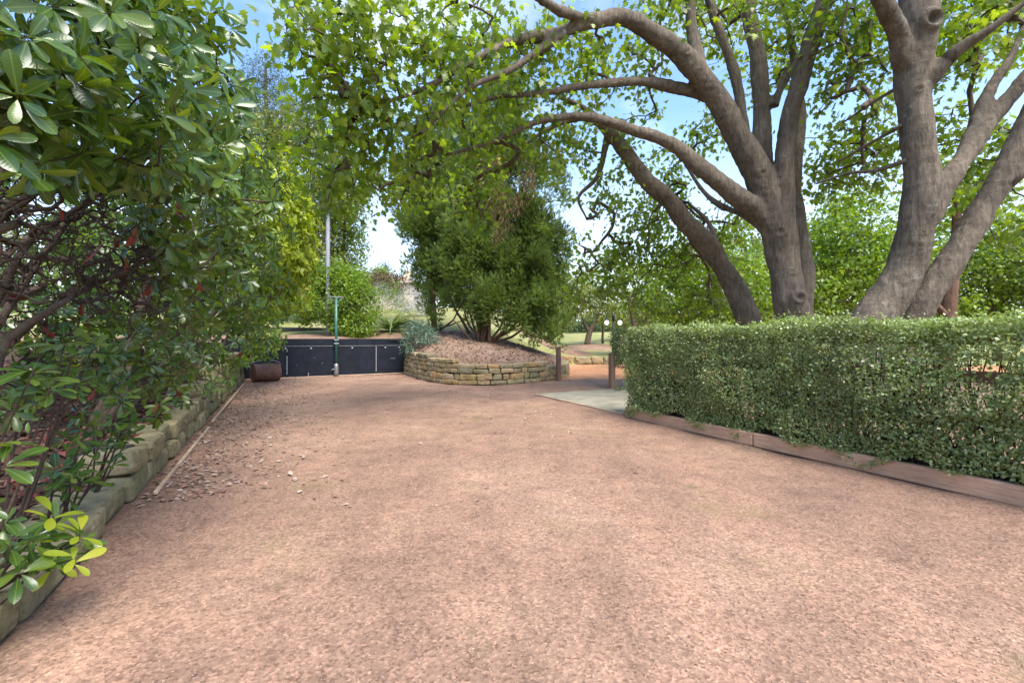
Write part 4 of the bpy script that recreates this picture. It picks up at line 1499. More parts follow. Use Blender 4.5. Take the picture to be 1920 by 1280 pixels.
# dark shrubs further back in the bed, behind the bare twigs
b2 = pblob([(30, 330, 4.2, .8), (60, 480, 4.6, .8), (150, 420, 4.8, .8), (30, 620, 4.4, .7), (160, 570, 5, .8), (250, 480, 5.4, .8), (270, 600, 5.6, .7), (120, 700, 4.6, .6), (200, 300, 4.8, .8), (330, 520, 6.0, .8), (230, 690, 5, .5), (20, 250, 5.5, 1.1), (100, 380, 5.8, 1.1), (60, 560, 5.6, 1.1), (200, 480, 6.2, 1.1), (140, 640, 5.5, .8), (300, 420, 6.6, 1.1), (10, 400, 6.5, 1.3), (10, 580, 6.2, 1.2), (120, 480, 7, 1.4), (220, 560, 7, 1.3), (60, 300, 7, 1.4), (200, 380, 7.5, 1.4), (300, 540, 7.6, 1.2)])
st2 = [stem_to(-3.0, 3.0, P(60, 400, 4.4), 0.05), stem_to(-3.0, 4.2, P(200, 400, 5), 0.05), stem_to(-2.8, 4.8, P(260, 450, 5.5), 0.05), stem_to(-2.6, 3.6, P(120, 560, 4.7), 0.04), stem_to(-2.7, 5.2, P(330, 450, 6), 0.05), stem_to(-3.1, 3.5, P(150, 250, 4.8), 0.05)]
shrub('evergreen_shrub', 'shaded glossy shrub deep in the left bed behind the bare brown twigs', 'shrub', UV(-2.9, 4, 0.25), st2, b2, 130, 0.12, M['shrub_leaf'], 120, (), (6, 9), 0.5, 0.4, 3.0, 10)

# mid shrub over the wall
b3 = pblob([(400, 430, 4.6, .42), (440, 330, 4.8, .55), (440, 470, 5.4, .5), (420, 540, 5.2, .45), (465, 400, 6, .6), (470, 540, 6.6, .6), (445, 285, 5.6, .42), (380, 560, 4.6, .35), (465, 610, 7.2, .45), (435, 215, 5.2, .22), (470, 480, 7.5, .5), (450, 330, 7, .6)])
st3 = [stem_to(-1.6, 5.6, P(420, 350, 5), 0.05), stem_to(-1.7, 6.4, P(450, 400, 5.8), 0.05), stem_to(-1.5, 5.2, P(400, 480, 4.8), 0.035), stem_to(-1.8, 7.6, P(470, 420, 6.8), 0.05), stem_to(-1.7, 6.0, P(440, 260, 5.4), 0.05), stem_to(-1.6, 6.8, P(460, 560, 6.4), 0.03)]
shrub('evergreen_shrub', 'dark glossy shrub leaning over the middle of the left stone wall', 'shrub', UV(-1.6, 6, 0.35), st3, b3, 140, 0.125, M['shrub_leaf'], 300, (), (6, 9), 0.12, 0.35, 5.0, 5, droop=0.45, elev=(0.1, 0.9), axb=(0.4, -0.25, 0))

# low skirts of the same planting
b4 = pblob([(250, 640, 3.4, .24), (320, 630, 3.9, .3), (210, 690, 3.2, .2), (290, 680, 3.6, .25), (360, 650, 4.5, .3), (400, 690, 5.2, .28), (150, 650, 3.0, .18), (340, 720, 4.0, .22), (430, 650, 6.2, .34), (300, 750, 3.4, .15), (60, 700, 2.5, .16), (120, 740, 2.6, .15), (190, 760, 2.9, .15), (40, 760, 2.3, .12), (250, 720, 3.3, .16), (140, 800, 2.6, .08), (90, 640, 2.7, .16), (180, 600, 3.1, .18)])
st4 = [stem_to(-1.45, 2.9, P(230, 640, 3.3), 0.009), stem_to(-1.4, 3.6, P(310, 640, 3.8), 0.009), stem_to(-1.5, 4.4, P(360, 660, 4.5), 0.009), stem_to(-1.35, 5.2, P(400, 690, 5.2), 0.009), stem_to(-1.6, 2.5, P(140, 640, 2.9), 0.009), stem_to(-1.4, 6.2, P(430, 650, 6.2), 0.02)]
shrub('low_shrub', 'small leaved green shrubs spilling low over the big end stone of the left wall', 'shrub', UV(-1.4, 3.8, 0.15), st4, b4, 260, 0.085, M['shrub_leaf'], 300, (), (6, 9), 0.05, 0.6, 6.0, 8, rt=0.0022)

# bright skirt by the roller and the lime shrub at the end of the bed
b5 = pblob([(465, 590, 9.5, .55), (475, 640, 10.5, .5), (490, 610, 11.5, .7), (450, 650, 8.4, .4), (480, 560, 10.5, .7), (497, 640, 12.6, .55), (460, 530, 9, .6), (470, 460, 9, .7), (500, 540, 11.5, .8)])
st5 = [stem_to(-1.5, 9.5, P(465, 540, 9.3), 0.04), stem_to(-1.5, 11, P(480, 580, 10.5), 0.04), stem_to(-1.4, 12.5, P(490, 560, 11.6), 0.04), stem_to(-1.4, 13.4, P(497, 630, 12.4), 0.03)]
shrub('evergreen_shrub', 'bright green leafy shrub hanging over the wall beside the rusty roller', 'shrub', UV(-1.4, 11, 0.6), st5, b5, 85, 0.15, M['bush_leaf'], 200, (), (6, 9), 0.1, 0.5, 8.0, 3, T_OBOV_S)

b6 = pblob([(500, 420, 11, 1.0), (520, 470, 11.8, 1.0), (475, 370, 10.5, .9), (530, 420, 12.5, 1.0), (520, 540, 12.5, .9), (455, 330, 10, .8), (532, 500, 13, .85), (500, 380, 12, 1.1), (520, 400, 11.2, .8), (525, 480, 11.2, .7), (505, 330, 11, .8), (520, 540, 11.6, .6), (535, 440, 11.8, .7), (490, 450, 9.8, .7), (485, 380, 9.6, .7)])
st6 = [stem_to(-2, 11, P(490, 400, 11), 0.07), stem_to(-1.9, 12.2, P(515, 450, 12), 0.07), stem_to(-2.1, 12.8, P(525, 420, 12.6), 0.06), stem_to(-2.2, 10.6, P(480, 320, 10.6), 0.06)]
shrub('lime_shrub', 'tall rounded shrub with sunlit lime yellow leaves beyond the glossy shrubs', 'shrub', UV(-2, 12, 0.6), st6, b6, 190, 0.15, M['lime_leaf'], 150, (), (6, 9), 0.0, 0.5, 9.0, 0, T_OBOV_S, shell=0.7)

# low plants in the near bed
def small_plant(label, x, y, Y, tips, size, mat='shrub_leaf', nleaf=(7, 9), elev=(0.05, 0.7), base=None):
    b0 = P(x, y, Y)
    u = b0[0] * PX[0] + b0[1] * PX[1]
    v = b0[0] * DX[0] + b0[1] * DX[1]
    u = min(u, -1.2)
    b0 = UV(u, v, bedz(u, v) - 0.02)
    root = thing('young_shrub', label, 'plant', b0, 'young shrubs low in the left bed')
    mb = MB()
    lv = Leaves()
    for (tx, ty, tY) in tips:
        tip = P(tx, ty, tY)
        mid = (b0 + tip) / 2 + rng.normal(0, 0.03, 3)
        q, r = catmull(np.array((b0, mid, tip)), np.array((0.009, 0.006, 0.003)), 0.06)
        mb.tube(q, r, 6)
        a = norm(tip - mid) * 0.5 + np.array((0, 0, 0.8)) + np.array((0.15, -0.35, 0)) + rng.normal(0, 0.2, 3)
        rosettes(lv, [tip], [a], nleaf, size, elev, 0.2)
        if rng.random() < 0.7:
            rosettes(lv, [mid * 0.4 + tip * 0.6], [a], (3, 5), size * 0.8, (0, 0.4), 0.3)
    mb.build('stems', M['shrub_bark'], root, True)
    plant_leaves(root, lv, T_OBOV, M[mat], 300)


small_plant('large leaved young shrub at the left edge halfway up the picture', 20, 800, 1.9, [(60, 700, 1.85), (15, 650, 1.85), (90, 735, 1.95)], 0.115)
small_plant('young shrub with long pale green leaves at the left edge above the mossy stones', 10, 950, 1.6, [(-12, 838, 1.6), (0, 865, 1.62)], 0.12, nleaf=(5, 6), elev=(0.0, 0.4))
small_plant('glossy young shrub sprawling over the nearest mossy stone at bottom left', 40, 1090, 2.0, [(60, 1010, 1.98), (120, 1040, 2.1), (20, 1020, 1.85), (100, 985, 2.1), (35, 1075, 1.85), (70, 1060, 1.95), (5, 980, 1.9), (150, 1015, 2.15)], 0.10)
small_plant('sprig with yellow green new leaves poking out over the bottom left stone', 110, 1050, 2.1, [(95, 970, 2.05), (150, 1000, 2.08), (140, 1048, 2.0)], 0.10, 'lime_leaf', (4, 6))
small_plant('small rosette seedling on the litter just above the mossy stones', 130, 925, 2.7, [(130, 890, 2.6), (105, 880, 2.6), (150, 905, 2.7)], 0.11)
small_plant('small seedling clump in the litter left of the big end stone', 180, 900, 3.0, [(185, 840, 2.9), (160, 850, 2.8), (205, 870, 3.0), (175, 800, 2.9), (150, 830, 2.8)], 0.10)
small_plant('slim seedling with upright leaves beside the big end stone', 235, 850, 3.4, [(230, 800, 3.3), (245, 790, 3.3), (225, 760, 3.3), (240, 820, 3.4)], 0.10)
small_plant('leafy young shrub under the twigs at the left edge of the bed', 100, 830, 2.3, [(120, 640, 2.3), (150, 600, 2.4), (175, 650, 2.5), (100, 590, 2.3)], 0.095)

# stout bare stems in the dark
for i, (lab, u, v, tip) in enumerate((('thick bare leaning stem at the far left under the twigs', -1.75, 1.55, P(30, 420, 1.9)), ('crooked bare stem rising from the litter at left', -1.62, 2.15, P(130, 560, 2.2)))):
    r_ = thing('shrub_stump', lab, 'stem', UV(u, v, bedz(u, v)))
    pts = stem_to(u, v, tip, 0.06 - 0.015 * i, 6, 0.1)
    q, rad = catmull(np.array([p[:3] for p in pts]), np.array([p[3] for p in pts]), 0.08)
    MB().tube(q, rad, 10).build('main_stem', M['shrub_bark'], r_, True)
    s0 = q[len(q) // 2]
    MB().tube(catmull(np.array((s0, s0 + (0.12, 0.1, 0.2), s0 + (0.2, 0.25, 0.5))), np.array((0.02, 0.014, 0.008)), 0.06)[0], 0.012, 7).build('side_stem', M['shrub_bark'], r_, True)

# ================================================================== CLIPPED HEDGE
def hedge(label, u0, u1, v0, v1, z0, z1, dens, leaf, parts, hole=None, name='clipped_hedge', seed=0.0, size=0.030, faces=('f', 't', 'e', 'b')):
    c0 = UV((u0 + u1) / 2, (v0 + v1) / 2, 0)
    root = thing(name, label, 'hedge', c0)
    lv = Leaves()
    P3, D3 = np.array((*PX, 0)), np.array((*DX, 0))
    def put(n, fn):
        p, out = fn(n)
        wob = np.array([0.08 * vnoise(q, 1.6, seed) + 0.06 * vnoise(q, 4.5, seed + 4) + 0.035 * vnoise(q, 11.0, seed + 8) for q in p])
        dep = rng.random(n) ** 1.7 * 0.16
        sprig = (rng.random(n) < 0.07) * rng.random(n) * 0.09
        p = p + out * (wob - dep + sprig)[:, None]
        if hole is not None:
            for (hu, hv, hz, hr) in hole:
                hc = UV(hu, hv, hz)
                dd_ = np.linalg.norm((p - hc) * (1, 1, 1.3), axis=1)
                keep = (dd_ > hr * rng.uniform(0.5, 1.25, n))
                p, out, n = p[keep], out[keep], len(p[keep])
        d = rng.normal(0, 0.7, (n, 3)) + out * 0.45 + np.array((0, 0, 0.1))
        nn_ = out * 0.7 + rng.normal(0, 0.5, (n, 3)) + np.array((0, 0, 0.45))
        lv.add(p, d, nn_, size * rng.uniform(0.6, 1.3, n))
    A = (v1 - v0)
    def front(n):
        v = rng.uniform(v0, v1, n); z = rng.uniform(0, 1, n)
        zl = z0 + 0.06 * np.sin(v * 4.1 + seed) + 0.05 * np.sin(v * 9.3)
        z = zl + (z1 - zl) * z
        bulge = 0.05 * np.sin(np.pi * np.clip((z - z0) / (z1 - z0), 0, 1)) + 0.05 * np.exp(-(z - z0) / 0.15)
        return np.stack([(u0 - bulge) * PX[0] + v * DX[0], (u0 - bulge) * PX[1] + v * DX[1], z], -1), np.tile(-P3, (n, 1))
    def back(n):
        p, o_ = front(n)
        return p + P3 * (u1 - u0), -o_
    def topf(n):
        u = rng.uniform(u0, u1, n); v = rng.uniform(v0, v1, n)
        return np.stack([u * PX[0] + v * DX[0], u * PX[1] + v * DX[1], np.full(n, z1)], -1), np.tile((0, 0, 1.0), (n, 1))
    def endf(n):
        u = rng.uniform(u0, u1, n); z = rng.uniform(z0, z1, n)
        return np.stack([u * PX[0] + v1 * DX[0], u * PX[1] + v1 * DX[1], z], -1), np.tile(D3, (n, 1))
    def endn(n):
        p, o_ = endf(n)
        return p - D3 * (v1 - v0), -o_
    put(int(dens * A * (z1 - z0)), front)
    if 'b' in faces: put(int(dens * 0.36 * A * (z1 - z0)), back)
    put(int(dens * A * (u1 - u0) * 0.9), topf)
    put(int(dens * (z1 - z0) * (u1 - u0)), endf)
    put(int(dens * (z1 - z0) * (u1 - u0)), endn)
    plant_leaves(root, lv, T_ROUND, M['hedge_leaf'], parts, rest_tpl=T_ROUND_S)
    # woody inside
    mb = []
    off = 0
    VV, QQ = [], []
    for i in range(int(A * 60)):
        v = rng.uniform(v0 + 0.1, v1 - 0.1); u = rng.uniform(u0 + 0.14, u1 - 0.12)
        b0 = UV(u, v, z0 - 0.1)
        tip = UV(u + rng.normal(0, 0.1), v + rng.normal(0, 0.25), rng.uniform(0.5, 1) * (z1 - 0.1))
        q, r = catmull(np.array((b0, (b0 + tip) / 2 + rng.normal(0, 0.05, 3), tip)), np.array((0.011, 0.008, 0.004)), 0.15)
        V, Q = tube_np(q, r, 5)
        VV.append(V); QQ.append(Q + off); off += len(V)
    o = obj_np('stems', np.concatenate(VV), np.concatenate(QQ), M['shrub_bark'], root)
    o['kind'] = 'stuff'
    return root


hedge('long clipped hedge of small round leaves along the right side of the court', HEDGE_U + 0.02, HEDGE_U + 0.50, -0.3, 6.0, 0.12, 1.41, 8600, 'hedge_leaf', 300,
      [(HEDGE_U + 0.05, 1.66, 1.0, 0.17), (HEDGE_U + 0.12, 1.80, 0.82, 0.15), (HEDGE_U + 0.1, 2.0, 1.02, 0.08)])
# far return of the hedge, on the other side of the concrete pad
hedge('short dark hedge end by the timber post across the concrete pad', 7.42, 9.0, 8.95, 9.5, 0.62, 1.50, 3000, 'hedge_leaf', 60, None, 'clipped_hedge', 3.0, 0.042)

# timber frame inside the hedge
fr_ = thing('timber_rail_fence', 'brown timber rail fence swallowed by the long clipped hedge', 'fence', UV(HEDGE_U + 0.25, 2, 0))
for z in (0.55, 0.93, 1.25):
    mb = MB()
    mb.box(UV(HEDGE_U + 0.24, 2.15, z), np.array((*DX, 0)) * 3.75, np.array((*PX, 0)) * 0.022, (0, 0, 0.05))
    mb.build('rail', M['post'], fr_)
for v in (-1.4, 1.35, 3.65, 5.9):
    mb = MB()
    mb.box(UV(HEDGE_U + 0.30, v, 0.66), np.array((*DX, 0)) * 0.05, np.array((*PX, 0)) * 0.036, (0, 0, 0.66))
    mb.build('post', M['post'], fr_)

# sleepers at its foot
sp_ = thing('timber_sleeper_edging', 'pinkish brown timber sleepers along the foot of the clipped hedge', 'edging', UV(HEDGE_U, 2, 0))
for v0, v1 in ((-1.7, 1.32), (1.32, 3.72), (3.72, 6.03)):
    mb = MB()
    # several slices so that the top edge wanders a little
    n_ = 8
    for i in range(1):
        mb.box(UV(HEDGE_U + 0.035, (v0 + v1) / 2, 0.062), np.array((*DX, 0)) * ((v1 - v0) / 2 - 0.005), np.array((*PX, 0)) * 0.04, (0, 0, 0.08))
    mb.build('sleeper', M['sleeper'], sp_)
# soil behind the sleeper
def hb_fn(A, B):
    z = 0.10 + 0.015 * np.sin(A * 9 + B * 5)
    return np.stack((A * PX[0] + B * DX[0], A * PX[1] + B * DX[1], z), -1)


grid_sheet('hedge_bed', np.linspace(HEDGE_U + 0.07, HEDGE_U + 1.1, 8), np.linspace(-2, 6.02, 40), hb_fn, M['soil'])


def rb_fn(A, B):
    # mulched ground under the maples
    z = 0.10 + 0.05 * np.sin(A * 1.1) * np.sin(B * 0.9)
    return np.stack((A * PX[0] + B * DX[0], A * PX[1] + B * DX[1], z), -1)


grid_sheet('tree_bed', np.linspace(HEDGE_U + 1.05, 26, 50), np.linspace(-8, 6.03, 50), rb_fn, M['mulch'])

# ================================================================== CYPRESSES
def cypress(label, base, stems, blobs, dens, size, deadblobs=(), sd=1.0):
    root = thing('cypress_tree', label, 'tree', base)
    mb = MB()
    for st in stems:
        q, r = catmull(np.array([s_[:3] for s_ in st]), np.array([s_[3] for s_ in st]), 0.2)
        mb.tube(q + rng.normal(0, 0.012, q.shape), r, 8)
    mb.build('trunk', M['red_bark'], root, True)
    lv = Leaves()
    for c, r in blobs:
        # each blob is broken into plumes
        npl = max(8, int(46 * r * r))
        for _ in range(npl):
            d0 = on_ball(1)[0]
            d0[2] *= 0.8
            pc = c + d0 * r * (rng.uniform(0.55, 0.95) if rng.random() < 0.8 else rng.uniform(0.95, 1.3))
            pr = min(0.3, r * rng.uniform(0.2, 0.4))
            k = int(dens * pr * pr * 16)
            dd_ = on_ball(k)
            p = pc + dd_ * pr * np.array((1, 1, 2.0)) * (0.55 + 0.45 * rng.random((k, 1)))
            d = dd_ * 0.7 + np.array((0, 0, 0.55)) + d0 * 0.5 + rng.normal(0, 0.3, (k, 3))
            lv.add(p, d, dd_ + rng.normal(0, 0.5, (k, 3)), size * rng.uniform(0.6, 1.2, k))
        k = int(dens * r * r * 2)
        dd_ = on_ball(k)
        lv.add(c + dd_ * r * 0.7 * rng.random((k, 1)) ** 0.5, dd_ + (0, 0, 0.4), rng.normal(0, 1, (k, 3)), size)
    plant_leaves(root, lv, T_SPRAY, M['cypress_leaf'], 0)
    if deadblobs:
        ld = Leaves()
        for c, r in deadblobs:
            k = int(dens * r * r * 7)
            dd_ = on_ball(k)
            p = c + dd_ * r * np.array((0.8, 0.8, 1.3)) * rng.random((k, 1)) ** 0.4
            d = rng.normal(0, 0.35, (k, 3)) + np.array((0, 0, -0.8))
            ld.add(p, d, rng.normal(0, 1, (k, 3)), size * rng.uniform(0.8, 1.7, k))
        plant_leaves(root, ld, T_NARROW, M['dead_leaf'], 0, rest='dead_foliage')
    return root


def cy_stems(bx, by, Y, n, tops):
    b0 = P(bx, by, Y)
    out = []
    for i in range(n):
        tx, ty, tY = tops[i % len(tops)]
        t = P(tx + random.uniform(-12, 12), ty, tY)
        m = b0 * 0.55 + t * 0.45 + np.array(((t[0] - b0[0]) * 0.25 + rng.normal(0, .08), rng.normal(0, .1), -0.1))
        s0 = b0 + np.array((rng.normal(0, 0.18), rng.normal(0, 0.15), -0.15))
        out.append([(*s0, 0.055), (*m, 0.04), (*t, 0.02)])
    return out


cyb = pblob([(880, 520, 16.9, .8), (865, 440, 17, .75), (930, 560, 16.5, .8), (1000, 560, 16.6, .85), (1040, 520, 17, .55), (1032, 440, 17.2, .6), (1000, 400, 17.3, .6), (890, 350, 17.5, .7), (945, 470, 16.9, .8), (1015, 618, 16.6, .5), (980, 600, 16.4, .5), (885, 585, 16.8, .42), (850, 390, 17.8, .7), (1040, 580, 16.9, .5), (1000, 480, 16.9, .7), (1045, 370, 17.5, .45), (905, 260, 18, .7), (960, 240, 18, .7), (1035, 630, 16.6, .35), (940, 610, 16.9, .4), (900, 480, 17.4, 1.1), (960, 520, 17.4, 1.1), (1010, 520, 17.4, 1.0), (1000, 450, 17.6, 1.0), (960, 400, 17.9, 1.0), (900, 410, 17.9, 1.0), (870, 330, 18, .9), (930, 300, 18.3, 1.0), (990, 310, 18.2, .9), (1040, 330, 17.9, .6), (930, 200, 18.5, .9), (960, 160, 18.6, .7), (880, 240, 18.4, .8), (850, 560, 17.2, .55), (855, 490, 17.3, .7), (1055, 470, 17.3, .45), (1055, 560, 17, .35), (910, 540, 17, .7), (1040, 615, 16.3, .42), (1000, 630, 16.1, .36), (1045, 648, 16.2, .22), (1055, 590, 16.5, .36), (965, 590, 16.1, .5), (1010, 570, 16.0, .5), (1020, 500, 16.4, .45)])
cyd = pblob([(930, 320, 16.7, .6), (985, 350, 16.7, .5), (945, 420, 16.3, .4), (915, 390, 16.6, .35), (960, 290, 17, .5), (940, 370, 16.4, .5), (900, 330, 16.5, .4), (965, 380, 16.2, .4), (930, 300, 16.4, .5), (990, 320, 16.5, .4), (930, 440, 16.0, .3)])
cs = cy_stems(908, 640, 16.9, 14, [(875, 560, 16.9), (895, 480, 17), (930, 430, 17), (960, 560, 16.7), (1000, 560, 16.7), (915, 330, 17.4), (860, 600, 16.7), (985, 600, 16.6)])
cs.append([(*P(905, 650, 17.1), 0.22), (*P(912, 560, 17.1), 0.17), (*P(925, 400, 17.3), 0.13), (*P(940, 250, 17.8), 0.06)])
bz = P(908, 648, 16.9)
cypress('large dark green cypress with a brown dead middle on the raised bed', bz, cs, cyb, 104, 0.178, cyd)
clb = pblob([(812, 480, 19.4, .75), (795, 420, 19.6, .75), (800, 540, 19.3, .6), (815, 585, 19, .45), (772, 360, 20, .6), (765, 430, 19.8, .5), (790, 500, 19.4, .6), (835, 430, 19.4, .7), (755, 310, 20.2, .55), (820, 350, 19.8, .8), (800, 270, 20.2, .7), (835, 540, 19.2, .35), (815, 605, 18.9, .28), (810, 440, 20, 1.0), (800, 360, 20.4, 1.0), (820, 510, 19.8, .8), (790, 300, 20.6, .8), (830, 290, 20.2, .9), (840, 380, 19.8, .8), (770, 400, 20, .6), (830, 220, 20.6, .8)])
cypress('narrower dark cypress at the left of the large one, leaning out to the left', P(815, 620, 19), [[(*P(815, 622, 19.1), 0.13), (*P(812, 560, 19.2), 0.1), (*P(800, 420, 19.6), 0.07), (*P(790, 280, 20), 0.03)]] + [[(*P(880, 625, 18.8), 0.06), (*P(850, 570, 18.8), 0.05), (*P(835, 530, 19), 0.03), (*P(815, 480, 19.2), 0.02)], [(*P(820, 620, 19), 0.05), (*P(850, 600, 18.9), 0.035), (*P(868, 560, 18.8), 0.02)], [(*P(822, 618, 19), 0.04), (*P(845, 608, 18.8), 0.03), (*P(872, 600, 18.6), 0.015)]], clb, 92, 0.195)

# ================================================================== OTHER PLANTS BEHIND THE COURT
def leafy(name, label, cat, base, blobs, dens, size, mat, tpl=T_OVAL, trunk=None, clump=0.22, per=9, gaps=0.0, seed=1.0, parts=0, group=None, bark='twig', shell=0.6, down=0.1, tw=True):
    """tree or bush whose leaves are small in the picture"""
    root = thing(name, label, cat, base, group)
    sk = Skel()
    if trunk:
        mb = MB()
        for st in trunk:
            pts = np.array([s_[:3] for s_ in st]); rad = np.array([s_[3] for s_ in st])
            q, r, ids = sk.limb(pts, rad, 0.3)
            mb.tube(q + rng.normal(0, 0.02, q.shape) * np.minimum(1, r[:, None] * 6), r, 10)
        mb.build('trunk', M[bark], root, True)
    C, O = blob_points(blobs, dens, shell, gaps, seed, 0.5)
    if trunk and tw:
        A = np.array(sk.pos)
        near = np.array([np.min(np.linalg.norm(A - c, axis=1)) for c in C])
        for i in np.argsort(near)[::3]:
            sk.connect(C[i], 0.5, 0.12, 0.0)
        t_ = sk.twigs(0.008, 0.5, 0.09, 4)
        o = obj_np('branches', t_[0], t_[1], M[bark], root)
        o['kind'] = 'stuff'
    lv = Leaves()
    clusters(lv, C, O, per, clump, size, down)
    plant_leaves(root, lv, tpl, mat, parts)
    return root


def tz(x, Y):
    X = (x - CX) / F * Y
    return np.array((X, Y, float(terrain_z(X, Y))))


# round bright bush round the lamp post
rb = pblob([(630, 560, 18.4, 1.1), (590, 560, 18.4, .8), (665, 570, 18.4, .9), (625, 520, 18.4, .7), (680, 610, 18.2, .45), (640, 610, 18.1, .5), (570, 590, 18.4, .4), (655, 530, 18.4, .6), (595, 520, 18.4, .55), (665, 615, 18, .4)])
leafy('round_bush', 'round bright green bush round the foot of the grey lamp post', 'bush', P(635, 632, 18.4), rb, 260, 0.14, M['bush_leaf'], T_OVAL,
      [[(*P(625, 640, 18.4), 0.05), (*P(628, 590, 18.4), 0.04), (*P(630, 540, 18.4), 0.02)], [(*P(650, 638, 18.4), 0.04), (*P(660, 600, 18.4), 0.03), (*P(668, 560, 18.4), 0.02)]], clump=0.13, per=11, shell=0.8)

# strappy clump, blue-green plant, lavender, yellow shrub
def strappy(label, c, n, L, mat, spread=0.12):
    root = thing('strappy_plant', label, 'plant', c)
    lv = Leaves()
    ph = rng.random(n) * 6.28
    el = rng.uniform(0.5, 1.35, n)
    d = np.stack((np.cos(ph) * np.cos(el), np.sin(ph) * np.cos(el), np.sin(el)), -1)
    p = np.asarray(c) + np.stack((np.cos(ph), np.sin(ph), 0 * ph), -1) * spread * rng.random((n, 1))
    n_ = -np.stack((np.cos(ph), np.sin(ph), 0 * ph), -1) * np.sin(el)[:, None]
    n_[:, 2] += np.cos(el)
    lv.add(p, d, n_, L * rng.uniform(0.7, 1.15, n))
    plant_leaves(root, lv, T_STRAP, mat, min(n, 300))


strappy('clump of arching strap leaves right of the round bush', P(735, 612, 19.3) - (0, 0, 0.12), 170, 0.95, M['strap_leaf'], 0.3)
strappy('tuft of grass at the foot of the hedge end post', np.array((2.62, 11.3, 0.0)), 26, 0.33, M['strap_leaf'], 0.06)
leafy('blue_green_shrub', 'low blue green leafy plant over the corner of fence and curved wall', 'plant', P(785, 650, 16.6), pblob([(778, 642, 16.3, .42), (800, 640, 16.2, .38), (785, 622, 16.6, .38), (765, 645, 16.4, .26), (812, 648, 16.1, .25), (800, 615, 16.7, .3)]), 240, 0.19, M['blue_leaf'], T_NARROW, None, 0.08, 12, shell=0.6)
leafy('yellow_shrub', 'upright yellow green shrub before the grey lavender', 'bush', tz(722, 26), pblob([(715, 565, 26, .9), (730, 545, 26, .55), (745, 565, 26.2, .6), (700, 575, 25.8, .6), (745, 540, 26.4, .35), (712, 543, 26, .35), (755, 580, 25.8, .5)]), 170, 0.17, M['yellow_green'], T_NARROW, None, 0.14, 9, down=-0.5)
leafy('lavender_bush', 'silvery grey lavender bush at the edge of the bright lawn', 'bush', tz(775, 28), pblob([(770, 565, 28, .8), (790, 570, 28, .7), (800, 560, 28.2, .6), (755, 572, 28, .5)]), 170, 0.2, M['grey_leaf'], T_NARROW, None, 0.16, 9, down=-0.9)
leafy('lavender_bush', 'pale lavender bush behind the upright yellow green shrub', 'bush', tz(705, 28), pblob([(695, 560, 28, .7), (715, 555, 28.4, .7), (735, 560, 28.4, .6)]), 150, 0.2, M['grey_leaf'], T_NARROW, None, 0.16, 9, down=-0.9)
leafy('low_hedge', 'low brown green clipped hedge before the far house', 'hedge', tz(715, 40), pblob([(690, 527, 40, .8), (710, 527, 40, .8), (728, 530, 40, .8), (745, 533, 40, .8), (670, 526, 40, .8)]), 130, 0.2, M['brown_hedge'], T_OVAL, None, 0.2, 9)

# low dark timber edge between bed and lawn
ed = thing('lawn_edging', 'dark low timber edge between the lawn and the bed behind the fence', 'edging', P(560, 605, 20.5))
mb = MB()
e0, e1 = np.array((-11.5, 18.0, 0)), np.array((-6.2, 21.2, 0))
ee = norm(e1 - e0)
ez = float(terrain_z(-9, 19.6))
mb.box((e0 + e1) / 2 + (0, 0, ez), ee * np.linalg.norm(e1 - e0) / 2, np.array((-ee[1], ee[0], 0)) * 0.05, (0, 0, 0.16))
mb.build('board', M['iron'], ed)
# stone steps to the lawn seen under the cypress branches
stp = thing('garden_steps', 'pale stone steps climbing to the lawn under the cypress', 'steps', P(865, 630, 21))
for i in range(4):
    mb = MB()
    c = P(866 + 3 * i, 634 - 5 * i, 20.2 + 0.5 * i)
    mb.box(c, (0.95, 0.1, 0), (-0.02, 0.24, 0), (0, 0, 0.075))
    mb.build('step', M['concrete'], stp)

# black pool-style railing and far house
rl = thing('metal_railing', 'dark thin metal railing beyond the lavender', 'railing', tz(750, 36))
z0 = P(760, 553, 36)[2]
z1 = P(760, 531, 36)[2]
xA, xB = P(690, 0, 36)[0], P(850, 0, 36)[0]
for z in (z0 + 0.06, z1):
    MB().tube([(xA, 36, z), (xB, 36, z)], 0.03, 6).build('rail', M['iron'], rl)
x = xA
bar_me = None
i = 0
while x < xB:
    if i % 14 == 0:
        MB().tube([(x, 36, z0 - 0.5), (x, 36, z1 + (0.7 if i == 14 else 0.1))], 0.05, 6).build('post', M['iron'], rl)
    elif bar_me is None:
        ob = MB().tube([(x, 36, z0 + 0.05), (x, 36, z1)], 0.014, 5).build('bar', M['iron'], rl)
        bar_me, bx0 = ob.data, x
    else:
        ob = link('bar', bar_me, None, rl, (x - bx0, 0, 0))
    x += 0.16
    i += 1

hs = thing('house', 'far single storey house with a brown hipped roof', 'house', tz(735, 55))
hy = 56.0
hx0, hx1 = P(680, 0, hy)[0], P(775, 0, hy)[0]
hb, ht, hrf = 3.2, P(0, 531, hy)[2], P(0, 516, hy)[2]
MB().box(((hx0 + hx1) / 2, hy + 4, (hb + ht) / 2), ((hx1 - hx0) / 2, 0, 0), (0, 4, 0), (0, 0, (ht - hb) / 2)).build('wall', M['render'], hs)
rf = MB()
rf.add([(hx0 - .4, hy - .4, ht), (hx1 + .4, hy - .4, ht), (hx1 + .4, hy + 8.4, ht), (hx0 - .4, hy + 8.4, ht), (hx0 + 1.6, hy + 4, hrf + .4), (hx1 - 1.6, hy + 4, hrf + .4)],
       [(0, 1, 5, 4), (1, 2, 5), (2, 3, 4, 5), (3, 0, 4), (3, 2, 1, 0)])
rf.build('roof', M['roof'], hs)
MB().box((hx1 - 1.2, hy + 2.5, hrf + 0.2), (0.35, 0, 0), (0, 0.3, 0), (0, 0, 0.7)).build('chimney', M['render'], hs)
